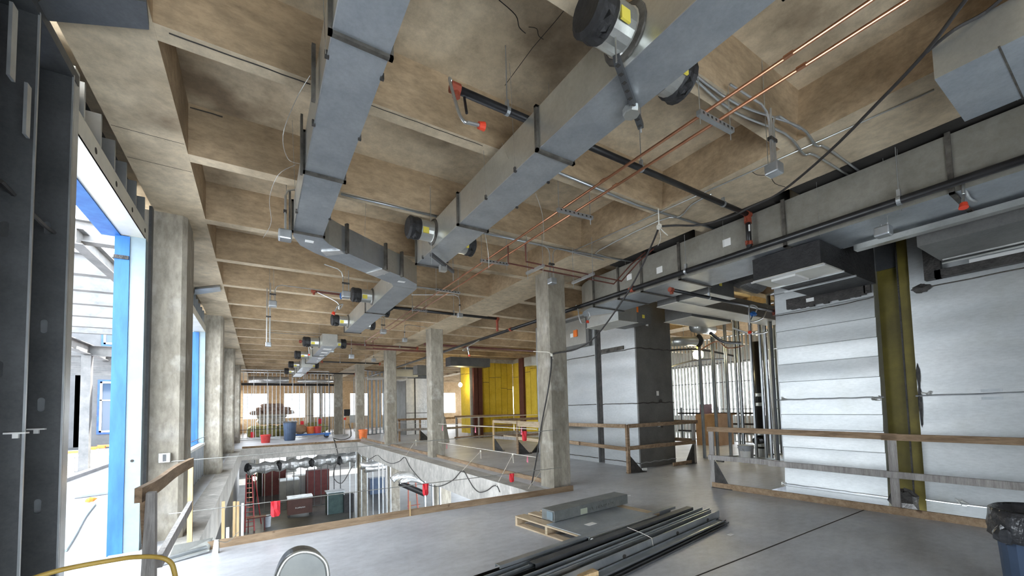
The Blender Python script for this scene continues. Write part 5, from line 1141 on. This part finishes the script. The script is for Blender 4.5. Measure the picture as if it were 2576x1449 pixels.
for k, (t0, t1, z0, z1, m_) in enumerate([(.47, .60, -.055, .02, 'sackgreen')]):
    q = a + nrm * .1215
    MB().hexa([q + fo * t0 + up(z0), q + fo * t1 + up(z0), q + fo * t1 + nrm * .001 + up(z0), q + fo * t0 + nrm * .001 + up(z0), q + fo * t0 + up(z1), q + fo * t1 + up(z1), q + fo * t1 + nrm * .001 + up(z1), q + fo * t0 + nrm * .001 + up(z1)]).build('sticker', 'olivetag', dp)
b = MB(); q = a + nrm * .123; rnd = random.Random(4)      # pen strokes
for k in range(13):
    t0 = .66 + k * .035 + (.05 if k > 1 else 0); z0 = rnd.uniform(-.03, -.015)
    b.tube([q + fo * t0 + up(z0), q + fo * (t0 + rnd.uniform(-.008, .02)) + up(z0 + .035)], .0022, 4)
    if k % 2: b.tube([q + fo * t0 + up(z0 + .03), q + fo * (t0 + .022) + up(z0 + rnd.choice((.0, .03, .015)))], .0022, 4)
b.build('handwriting', 'mastic', dp)
# bundle of studs and tracks
def channel(p, q, w=.09, h=.05, t=.003, upz=1, slots=0):
    b = MB(); p, q = Vector(p), Vector(q); d = (q - p).normalized(); s = d.cross(Vector((0, 0, 1))).normalized()
    b.bar(p, q, w, t); b.bar(p + s * (w / 2) + up(upz * h / 2), q + s * (w / 2) + up(upz * h / 2), t, h); b.bar(p - s * (w / 2) + up(upz * h / 2), q - s * (w / 2) + up(upz * h / 2), t, h)
    if h > .04:
        for sg in (1, -1): b.bar(p + s * sg * (w / 2 - .006) + up(upz * h), q + s * sg * (w / 2 - .006) + up(upz * h), .013, t)
    return b
ST = [  # right end (x, y, z), left end (x, y), width, height, direction
    ((5.02, 3.86, .005), (1.2, 3.38), .09, .03, 1, 'mastic', 'black stud at the back of the stud bundle on the floor'),
    ((4.98, 3.72, .03), (1.6, 3.22), .10, .07, 1, 'galv', 'punched steel track in the back row of the stud bundle'),
    ((5.02, 3.76, .105), (1.9, 3.36), .07, .03, -1, 'stud', 'steel stud lying on top at the back of the stud bundle'),
    ((5.22, 3.58, .01), (1.5, 3.08), .12, .07, 1, 'studdark', 'dark stud in the middle of the stud bundle'),
    ((5.18, 3.60, .09), (2.2, 3.22), .09, .04, -1, 'studdark', 'rounded dark stud on the middle of the stud bundle'),
    ((5.34, 3.46, .012), (1.6, 2.94), .10, .11, 1, 'galv', 'open topped steel track with bright edge in the stud bundle'),
    ((5.36, 3.34, .012), (1.8, 2.84), .11, .10, 1, 'stud', 'large front steel track with tie in the stud bundle'),
    ((5.32, 3.22, .004), (1.9, 2.74), .10, .018, 1, 'studdark', 'flat stud in the front row of the stud bundle'),
    ((5.26, 3.13, .004), (2.0, 2.68), .07, .018, 1, 'studdark', 'narrow flat stud in the front row of the stud bundle'),
    ((5.18, 3.17, .026), (2.0, 2.74), .10, .018, 1, 'stud', 'flat stud lying across the front row of the stud bundle'),
    ((5.12, 3.06, .004), (2.0, 2.62), .05, .02, 1, 'studdark', 'frontmost thin angle of the stud bundle')]
for k, (p, q, w_, h_, s_, m_, lab) in enumerate(ST):
    z = p[2] + (h_ if s_ < 0 else 0)
    p = Vector((p[0], p[1] , z)); q = Vector((q[0], q[1], z))
    d = thing('loose_stud', lab, 'metal stud', p, 'metal studs bundled on the floor')
    channel(p, q, w_, h_, .003, s_).build('channel', m_, d)
    if k in (1,):
        b = MB(); n = 60; dd = (q - p); s = dd.normalized().cross(Vector((0, 0, 1))).normalized()
        for j in range(8, n):
            c = p + dd * (j + .5) / n + s * (w_ / 2 + .003) + up(h_ * .55); b.bar(c - up(.018), c + up(.018), .012, .004, up=s)
        b.build('slotted_edge', 'paper', d)
    if k == 6:
        for t in (.10, .32, .62):
            c = p + (q - p) * t; s = Vector((.13, -1, 0)).normalized()
            MB().blob(c + s * (w_ / 2 + .002) + up(.045), .035, .004, .02, 10, 4).build('punched_hole', 'void', d)
        c = p + (q - p) * .47; b = MB(); b.tube([c + Vector((.06, .35, .12)), c + Vector((0, .06, .125)), c + Vector((-.01, -.06, .11)), c + Vector((0, -.07, .02))], .004, 4); b.build('tie_strap', 'rope', d)
c = P(1490, 1357, Z=.12); b = MB(); b.blob(c, .02, .02, .014, 7, 4, .4, 4); one('scrap', b, 'paper', 'small pale lump on the stud bundle', 'scrap')
c = P(1480, 1447, Z=.05); b = MB(); b.box(c.x - .12, c.y - .03, .03, c.x + .1, c.y + .05, .075); one('wood_scrap', b, 'woodnew', 'small wood offcut beside the stud bundle at the bottom edge', 'wood offcut')
c = P(1572, 1250, Z=0); b = MB(); b.tube([(c.x, c.y, .01), (c.x + .12, c.y - .02, .01)], .012, 6); b.box(c.x - .05, c.y - .02, 0, c.x - .01, c.y + .03, .035); one('scrap', b, 'white', 'small white scrap on the floor behind the pallet', 'scrap')
c = P(1837, 1345, Z=0); b = MB(); b.box(c.x - .03, c.y - .02, 0, c.x + .04, c.y + .02, .006); one('scrap', b, 'paper', 'small pale chip on the floor right of the stud bundle', 'scrap')
c = P(2115, 1375, Z=0)
# trash bin with bag at right edge
c = Vector((4.97, .50, 0))
tb = thing('trash_bin', 'blue bin lined with a black trash bag at the right edge', 'trash bin', c)
MB().lathe(c, [(.20, 0), (.205, .02), (.255, .62), (.26, .66), (.25, .66), (.22, .05)], 24).build('bin', 'binblue', tb)
b = MB(); rnd = random.Random(5); n = 26; prof = [(.272, .50), (.285, .56), (.28, .66), (.275, .72), (.255, .735), (.235, .70), (.20, .5), (.02, .45)]; vs = []
for i, (r, h) in enumerate(prof):
    for j in range(n):
        a = 2 * pi * j / n; w_ = (1 + .06 * sin(5 * a + i) + .04 * rnd.random()) if i < 2 else 1 + .012 * rnd.random()
        vs.append((c.x + r * w_ * cos(a), c.y + r * w_ * sin(a), h + (.03 * rnd.random() if i < 2 else 0)))
b._add(vs, [(i * n + j, i * n + (j + 1) % n, (i + 1) * n + (j + 1) % n, (i + 1) * n + j) for i in range(len(prof) - 1) for j in range(n)])
bg_ = b.build('trash_bag', 'bag', tb, smooth=True)
b = MB(); k_ = c + Vector((-.22, .17, .56)); b.blob(k_, .06, .06, .07, 9, 6, .5, 8); b.build('bag_knot', 'bag', bg_)
# grey hood and hose close to the camera
c = P(760, 1449, Y=2.0)
b = MB(); n = 12
hd = thing('plastic_hood', 'blurred grey rounded hoop shaped cover poking up at the bottom edge', 'cover', (c.x, 2.0, 0))
arcpts = [P(x, y, Y=2.0) for x, y in [(690, 1470), (705, 1430), (725, 1403), (755, 1389), (785, 1390), (808, 1403), (822, 1425), (826, 1470)]]
sp_ = spline(arcpts, 4)
b.tube(sp_, .009, 8); b.build('rim', 'galvside', hd, smooth=True)
b = MB(); full = [tuple(p) for p in sp_] + [(sp_[-1].x, 2.0, 0), (sp_[0].x, 2.0, 0)]
b.prism(full, (0, .10, 0)); b.build('shell', 'blob', hd)
b = MB(); b.tube(spline([P(60, 1462, Y=3.0), P(160, 1432, Y=3.05), P(290, 1408, Y=3.1), P(345, 1401, Y=3.15), P(400, 1402, Y=3.2), P(428, 1414, Y=3.2), P(438, 1436, Y=3.2), P(445, 1475, Y=3.2)], 5), .013, 8)
one('air_hose', b, 'hose', 'yellow-brown hose draped past the corner post at the bottom left', 'hose', smooth=True)

# ================================================================== FAR END OF THE HALL
bucket('red bucket standing at the far edge of the floor opening', P(668, 1114, Z=0), .24, .44, 'redbucket', group='buckets at the far end')
bucket('orange bucket beside the farthest slender column', P(917, 1104, Z=0) + Vector((.0, .35, 0)), .25, .52, 'orangebucket', group='buckets at the far end')
c = P(729, 1108, Z=0)
tc_ = thing('trash_can', 'tall dark grey-blue wheeled trash can at the far end of the hall', 'trash can', c)
MB().lathe(c, [(.26, 0), (.28, .04), (.34, 1.0), (.35, 1.02)], 18).build('body', 'binblue', tc_)
MB().box(c.x - .36, c.y - .30, 1.02, c.x + .36, c.y + .30, 1.10).build('lid', 'bag', tc_)
MB().tube([c + Vector((-.2, .3, .1)), c + Vector((-.2, .36, .1))], .09, 10).build('wheel', 'mastic', tc_)
c = P(780, 1103, Z=0)
ct = thing('flat_cart', 'blue flat cart carrying boxes and buckets at the far end', 'cart', c)
MB().box(c.x - 1.2, c.y - .35, .22, c.x + 1.1, c.y + .35, .30).build('deck', 'cartblue', ct)
for x in (-1.0, .9):
    for y in (-.25, .25): MB().tube([c + Vector((x - 0, y - .03, .11)), c + Vector((x, y + .03, .11))], .11, 12).build('wheel', 'mastic', ct)
    MB().box(c.x + x - .12, c.y - .30, .12, c.x + x + .12, c.y - .2, .22).build('fork', 'cartblue', ct)
b = MB(); b.tube([c + Vector((-1.15, -.3, .3)), c + Vector((-1.15, -.3, 1.1)), c + Vector((-1.15, .3, 1.1)), c + Vector((-1.15, .3, .3))], .025, 7); b.build('push_handle', 'conduit', ct)
b = MB(); b.blob(c + Vector((-.55, 0, .58)), .38, .32, .28, 10, 6, .25, 3); one('cardboard_box', b, 'cardboard', 'crumpled brown box on the blue cart', 'box')
for k, (dx, lab) in enumerate([(.02, 'left orange-red bucket on the blue cart'), (.42, 'right orange-red bucket on the blue cart')]):
    bucket(lab, c + Vector((dx, 0, .301)), .22, .42, 'redbucket' if k else 'orangebucket', group='buckets on the blue cart')
def sacks(lab, c, rows, mt, rx, ry, rz, seed):
    rnd = random.Random(seed); z = c[2]
    for r_, cnt in enumerate(rows):
        for k in range(cnt):
            b = MB(); b.blob((c[0] + (k - (cnt - 1) / 2) * rx * 1.5 + rnd.uniform(-.1, .1), c[1] + rnd.uniform(-.1, .1), z + rz * .8), rx, ry, rz, 12, 6, .16, rnd.randint(0, 99), p=.6)
            one('sack', b, mt, lab, 'sack', 'sacks ' + lab.split(' ', 1)[1] if False else lab.replace('sack', 'sacks'))
        z += rz * 1.5
b_ = P(683, 1090, Z=0); b_.y = 33.0; b_ = P(683, 1097, Y=33.0); b_.z = 0
sacks('olive green sack at the bottom of the heap at the far end', (b_.x, 33, 0), [3], 'sackgreen', .55, .6, .42, 1)
sacks('pale wrapped sack in the middle of the heap at the far end', (b_.x, 33, .85), [2, 2], 'sackwhite', .55, .5, .22, 2)
sacks('crumpled brown sack on top of the heap at the far end', (b_.x + .1, 33, 1.5), [4, 3, 2], 'sackbrown', .42, .4, .16, 3)
c = P(800, 1090, Y=32.5); 
b = MB(); b.blob((c.x - .2, 32.5, .45), .9, .5, .42, 12, 6, .2, 7); one('sack', b, 'sackgreen', 'olive green wrapped bundle behind the blue cart', 'sack')
c = P(873, 1038, Y=28.5)
mo = thing('monitor', 'black screen on a wheeled stand at the far end left of the slender column', 'monitor', (c.x, 28.5, 0))
MB().box(c.x - .20, 28.47, c.z - .22, c.x + .20, 28.53, c.z + .22).build('screen', 'screen', mo)
MB().box(c.x - .19, 28.5, .1, c.x - .13, 28.56, c.z).build('stand', 'conduit', mo); MB().box(c.x - .28, 28.3, 0, c.x + .05, 28.7, .1).build('base', 'conduit', mo)
MB().box(c.x - .20, 28.45, 1.02, c.x - .06, 28.49, 1.18).build('red_knob', 'redcap', mo)
c = P(890, 1075, Y=27.5)
ch = thing('folded_chair', 'brown folded chair like frame standing beside the farthest column', 'chair', (c.x, 27.5, 0))
MB().box(c.x - .25, 27.45, .85, c.x + .25, 27.50, 1.35).build('back', 'stud', ch)
for dx in (-.22, .18): MB().box(c.x + dx, 27.45, 0, c.x + dx + .04, 27.5, .85).build('leg', 'stud', ch)
for i, (px, py) in enumerate([(635, 1094), (760, 1066), (805, 1060)]):
    c = P(px, py, Y=30.9); b = MB(); b.box(c.x - .1, 30.935, c.z - .18, c.x + .1, 30.945, c.z + .18)
    one('warning_flag', b, 'redflag', ['small red flag low on the far stud partition at the left', 'small red flag on the far stud partition by the trash can', 'small red flag on the far stud partition above the cart'][i], 'flag', 'small red flags on the far partition')
b = MB(); b.tube([(-.9, 30.8, 3.46), (4.6, 30.8, 3.46)], .07, 8); one('header_pipe', b, 'black', 'black pipe running along the top of the far stud partition', 'pipe')
for k, (x0, x1, z, r, lab) in enumerate([(-.5, 1.7, 3.72, .22, 'round foil duct above the far stud partition at the left'), (2.2, 4.4, 3.68, .12, 'short round duct above the far stud partition')]):
    b = MB(); b.tube([(x0, 30.2, z), (x1, 30.2, z)], r, 14); b.tube([(x0 + .4, 30.2, z), (x0 + .4, 30.2, ZS)], .01, 4); one('round_duct', b, 'insul', lab, 'duct', smooth=True)
b = MB(); b.tube(spline([(5.3, 24, 3.45), (6.3, 24, 3.5), (7.2, 24, 3.4), (7.6, 24, 3.5)], 3), .12, 10); b.tube([(6.3, 24, 3.5), (6.3, 24, ZS)], .01, 4); one('round_duct', b, 'insul', 'foil duct between the second and farthest columns', 'duct')
for k, (x, y, z, sx, m_, lab) in enumerate([(6.6, 18, 3.4, .5, 'paneldark', 'dark air box behind the second column with red and yellow marks'), (6.9, 22, 3.6, .6, 'galvside', 'silver air box above the foil hung shaft'), (8.3, 17.0, 3.72, 1.0, 'studdark', 'long grey duct box right of the second column over the yellow wall'), (11.2, 15.6, 3.7, .5, 'galvside', 'small silver duct box over the yellow wall right')]):
    b = MB(); b.box(x - sx, y - .3, z - .2, x + sx, y + .3, z + .2); b.tube([(x, y, z + .19), (x, y, ZS)], .01, 4); o = one('air_box', b, m_, lab, 'air box', 'far air boxes under the ceiling')
b = MB(); b.box(6.9, 17.69, 3.35, 7.0, 17.7, 3.55); one('red_valve', b, 'redcap', 'red valve on the dark air box behind the second column', 'valve')
b = MB(); b.box(8.4, 9.9, 3.2, 9.0, 10.4, 4.2); one('hanging_box', b, 'blackins', 'black box hung beside the nearest column under the beams', 'box')
c = P(1452, 838, X=8.0); b = MB(); b.box(c.x - .06, c.y - .55, c.z - .45, c.x + .04, c.y + .55, c.z + .45); 
fd = thing('wall_cabinet', 'grey framed cabinet on the silver shaft right of the nearest column', 'cabinet', (c.x, c.y, c.z - .5))
b.build('housing', 'paneldark', fd); MB().box(c.x - .075, c.y - .45, c.z - .36, c.x - .061, c.y + .45, c.z + .36).build('face', 'galvside', fd); MB().box(c.x - .10, c.y - .1, c.z - .12, c.x - .076, c.y + .06, c.z + .08).build('orange_part', 'orange', fd); MB().box(c.x - .10, c.y + .07, c.z - .12, c.x - .076, c.y + .2, c.z + .0).build('white_part', 'paper', fd)

# ================================================================== LOWER LEVEL
fo_ = thing('insulated_duct', 'crinkled foil insulated duct hung under the far beam of the opening', 'duct', (1.8, 22.9, -1.3))
b = MB(); rnd = random.Random(2); n = 40
b.tube([(-.4 + 4.8 * i / n, 22.95, -.86 - .16 * (1 - i / n)) for i in range(n + 1)], .25, 14, rr=[.24 + .05 * sin(i * 1.3) + .03 * rnd.random() for i in range(n + 1)]); b.build('foil_wrap', 'insul', fo_)
for x in (-.35, .9, 2.3, 3.6):
    MB().blob((x, 22.8, -.95), .16, .22, .22, 8, 6, .5, int(x * 10)).build('black_tie', 'blackins', fo_)
studs('dark stud partition on the lower level behind the foil duct', (-.4, 31, -4.8), (5.0, 31, -4.8), 14, h=-.9, mt='studdark', group='lower level studs')
studs('steel studs round the lower level far column', (4.4, 24.2, -4.8), (5.6, 24.0, -4.8), 5, h=-.34, mt='stud', group='lower level studs')
studs('steel studs left of the lower level middle column', (4.45, 18.0, -4.8), (4.95, 18.0, -4.8), 4, h=-.34, mt='stud', group='lower level studs')
studs('steel studs at the lower level column by the red flag', (4.45, 12.3, -4.8), (4.95, 12.3, -4.8), 3, h=-.34, mt='stud', group='lower level studs')
b = MB()
ld = thing('wooden_studs', 'upright wooden and steel bars at the left side of the lower level', 'uprights', (-.5, 12, -4.8))
for k, (px, m_) in enumerate([(560, 'woodnew'), (572, 'conduit'), (588, 'woodnew'), (597, 'woodnew'), (609, 'conduit')]):
    c = P(px, 1330, X=-.55 + .06 * k); MB().box(c.x - .02, c.y, -4.8, c.x + .03, c.y + .04, -.62 if k in (1, 4) else P(px, 1262, Y=c.y).z).build('upright', m_, ld)
# ladder
c = P(640, 1335, Z=-4.8)
la = thing('step_ladder', 'tall red step ladder standing on the lower level at the left', 'ladder', c)
def LP(x, y, Y): return P(x, y, Y=Y)
Yl = c.y
rails_ = [((632, 1330), (622, 1190)), ((652, 1330), (636, 1190))]
q = [LP(616, 1335, Yl), LP(620, 1192, Yl + .3), LP(640, 1325, Yl), LP(634, 1192, Yl + .3), LP(657, 1322, Yl + 1.6), LP(640, 1192, Yl + .5)]
MB().bar((q[0].x, Yl, -4.8), q[1], .06, .03).build('side_rail', 'ladder', la); MB().bar((q[2].x, Yl, -4.8), q[3], .06, .03).build('side_rail', 'ladder', la); MB().bar((q[4].x, Yl + 1.4, -4.8), q[5], .05, .03).build('rear_rail', 'ladder', la)
for k in range(11):
    t = (k + 1) / 12; A_ = Vector((q[0].x, Yl, -4.8)).lerp(q[1], t); B_ = Vector((q[2].x, Yl, -4.8)).lerp(q[3], t); MB().bar(A_, B_, .08, .03).build('step', 'ladder', la)
def crate(lab, px, py, Z, w_, d_, h_, mt, cat='crate', extra=()):
    c = P(px, py, Z=Z); d = thing(lab[0], lab[1], cat, c)
    MB().box(c.x - w_ / 2, c.y, Z + (.18 if extra else 0), c.x + w_ / 2, c.y + d_, Z + h_).build('body', mt, d)
    return c, d
c, d = crate(('job_box', 'brown wheeled job box with white lettering on the lower level'), 755, 1300, -4.8, 1.35, .7, 1.15, 'toolbox', 'job box', (1,))
MB().box(c.x - .70, c.y - .02, -3.65, c.x + .70, c.y + .72, -3.58).build('lid', 'conduit', d)
for dx in (-.6, .6): MB().tube([(c.x + dx, c.y + .1, -4.71), (c.x + dx, c.y + .16, -4.71)], .09, 10).build('wheel', 'mastic', d)
# the lettering on the box is illegible in the photo; small strokes of the same length
b = MB(); rnd = random.Random(9)
for k in range(11):
    x = c.x - .26 + k * .05; b.box(x, c.y - .006, -4.28, x + .012, c.y - .001, -4.20)
    b.box(x, c.y - .006, rnd.choice((-4.28, -4.25, -4.212)), x + .034, c.y - .001, rnd.choice((-4.27, -4.24, -4.20)))
b.build('lettering', 'paper', d)
c, d = crate(('rolling_bin', 'dark teal rolling bin with pale lid on the lower level'), 845, 1292, -4.8, 1.0, .8, 1.3, 'teal', 'bin'); MB().box(c.x - .55, c.y - .03, -3.5, c.x + .55, c.y + .85, -3.43).build('lid', 'stud', d)
for dx in (-.5, .46): MB().box(c.x + dx, c.y - .04, -4.8, c.x + dx + .05, c.y - .001, -3.5).build('leg', 'stud', d)
c, d = crate(('black_cart', 'black cart beside the teal bin on the lower level'), 878, 1288, -4.8, .6, .6, 1.1, 'blackins', 'cart')
c, d = crate(('waste_bin', 'grey waste bin behind the brown job box on the lower level'), 728, 1262, -4.8, 1.2, 1.0, 1.5, 'paneldark', 'bin'); MB().box(c.x - .64, c.y - .05, -3.3, c.x + .64, c.y + 1.05, -3.22).build('lid', 'stud', d)
for i, (px, py, w_, h_, mt, lab) in enumerate([(690, 1245, 1.6, 2.2, 'redwood', 'dark red stacked goods at the back of the lower level'), (800, 1245, 1.6, 1.9, 'redwood', 'dark red crossed board stack on the lower level right'), (640, 1250, 1.0, 2.0, 'void', 'dark machine at the back of the lower level')]):
    c, d = crate(('goods_stack', lab), px, py, -4.8, w_, .8, h_, mt, 'stack'); d['group'] = 'stacked goods on the lower level'
b = MB(); b.bar((-.5, 30.5, -2.0), (5, 30.5, -1.7), .1, .16); one('red_beam', b, 'redwood', 'dark red beam crossing the back of the lower level', 'beam')
c = P(672, 1325, Z=-4.8); bucket('white bucket with a black lid on the lower level', c, .2, .6, 'bucket', 'bag')
c = P(645, 1335, Z=-4.8)
sw = thing('saw_table', 'small work stand at the foot of the ladder on the lower level', 'stand', c)
MB().box(c.x - .45, c.y - .2, -4.1, c.x + .45, c.y + .2, -4.05).build('top', 'redwood', sw)
for dx in (-.4, .36): MB().box(c.x + dx, c.y - .18, -4.8, c.x + dx + .05, c.y - .1, -4.1).build('leg', 'redwood', sw)
for i, (px, py, r, lab) in enumerate([(640, 1189, .11, 'upper bright lamp on the lower level by the ladder'), (640, 1204, .13, 'lower bright lamp on the lower level by the ladder')]):
    c = P(px, py, Y=29.0); b = MB(); b.blob(c, r, r, r, 12, 8); one('work_lamp', b, 'bulb', lab, 'lamp', 'lower level lamps', smooth=True)
lpd = MB(); c = P(640, 1189, Y=29.0); lpd.tube([(c.x, 29.06, -4.8), (c.x, 29.06, -.7)], .02, 6); one('lamp_pole', lpd, 'black', 'dark pole carrying the two lower level lamps', 'pole')
b = MB(); c = P(770, 1205, Y=36); b.box(c.x - .9, 36, -4.8, c.x + .9, 37, c.z + .3); one('white_crate', b, 'white', 'bright white wrapped crate at the back of the lower level', 'crate')
for i, (px, py, L) in enumerate([(935, 1170, 1.0), (945, 1178, 1.0)]):
    c = P(px, py, Y=20); b = MB(); b.tube([(c.x - .5, 20, c.z), (c.x + .55, 20.2, c.z)], .16, 12); one('round_duct', b, 'insul', ['upper silver round duct on the lower level left of the middle column', 'lower silver round duct on the lower level left of the middle column'][i], 'duct', 'lower level round ducts', smooth=True)
for i, (px, py) in enumerate([(1010, 1200), (1030, 1210)]):
    c = P(px, py, Y=13); b = MB(); b.tube(spline([(c.x - .3, 13, c.z - .06), (c.x - .1, 13, c.z + .06), (c.x + .2, 13, c.z + .04), (c.x + .45, 13, c.z - .08)], 4), .11, 12); one('flexible_duct', b, 'insul', ['dark silver flexible duct under the beam, upper one', 'dark silver flexible duct under the beam, lower one'][i], 'duct', 'lower level flexible ducts')
b = MB(); A_, B_ = P(1005, 1215, Y=13), P(1075, 1245, Y=12.6); b.tube([A_, B_], .09, 12); one('lower_pipe', b, 'black', 'dark slanting pipe under the beam behind the red flag', 'pipe')
c = P(948, 1216, Z=-4.0); b = MB(); b.box(c.x - .5, c.y, -4.8, c.x + .6, c.y + .7, -3.6); one('blue_cart', b, 'binblue', 'dark blue cart on the lower level between the columns', 'cart')
c = P(1045, 1270, Y=16); l2 = thing('step_ladder', 'orange-red ladder on the lower level behind the red flag', 'ladder', (c.x, 16, -4.8))
for dx in (-.22, .22): MB().bar((c.x + dx * 1.3, 16, -4.8), (c.x + dx * .7, 16.4, P(1045, 1215, Y=16).z), .05, .03).build('side_rail', 'coupling', l2)
for k in range(8): z = -4.5 + k * .32; MB().bar((c.x - .26, 16 + k * .03, z), (c.x + .26, 16 + k * .03, z), .06, .02).build('step', 'coupling', l2)
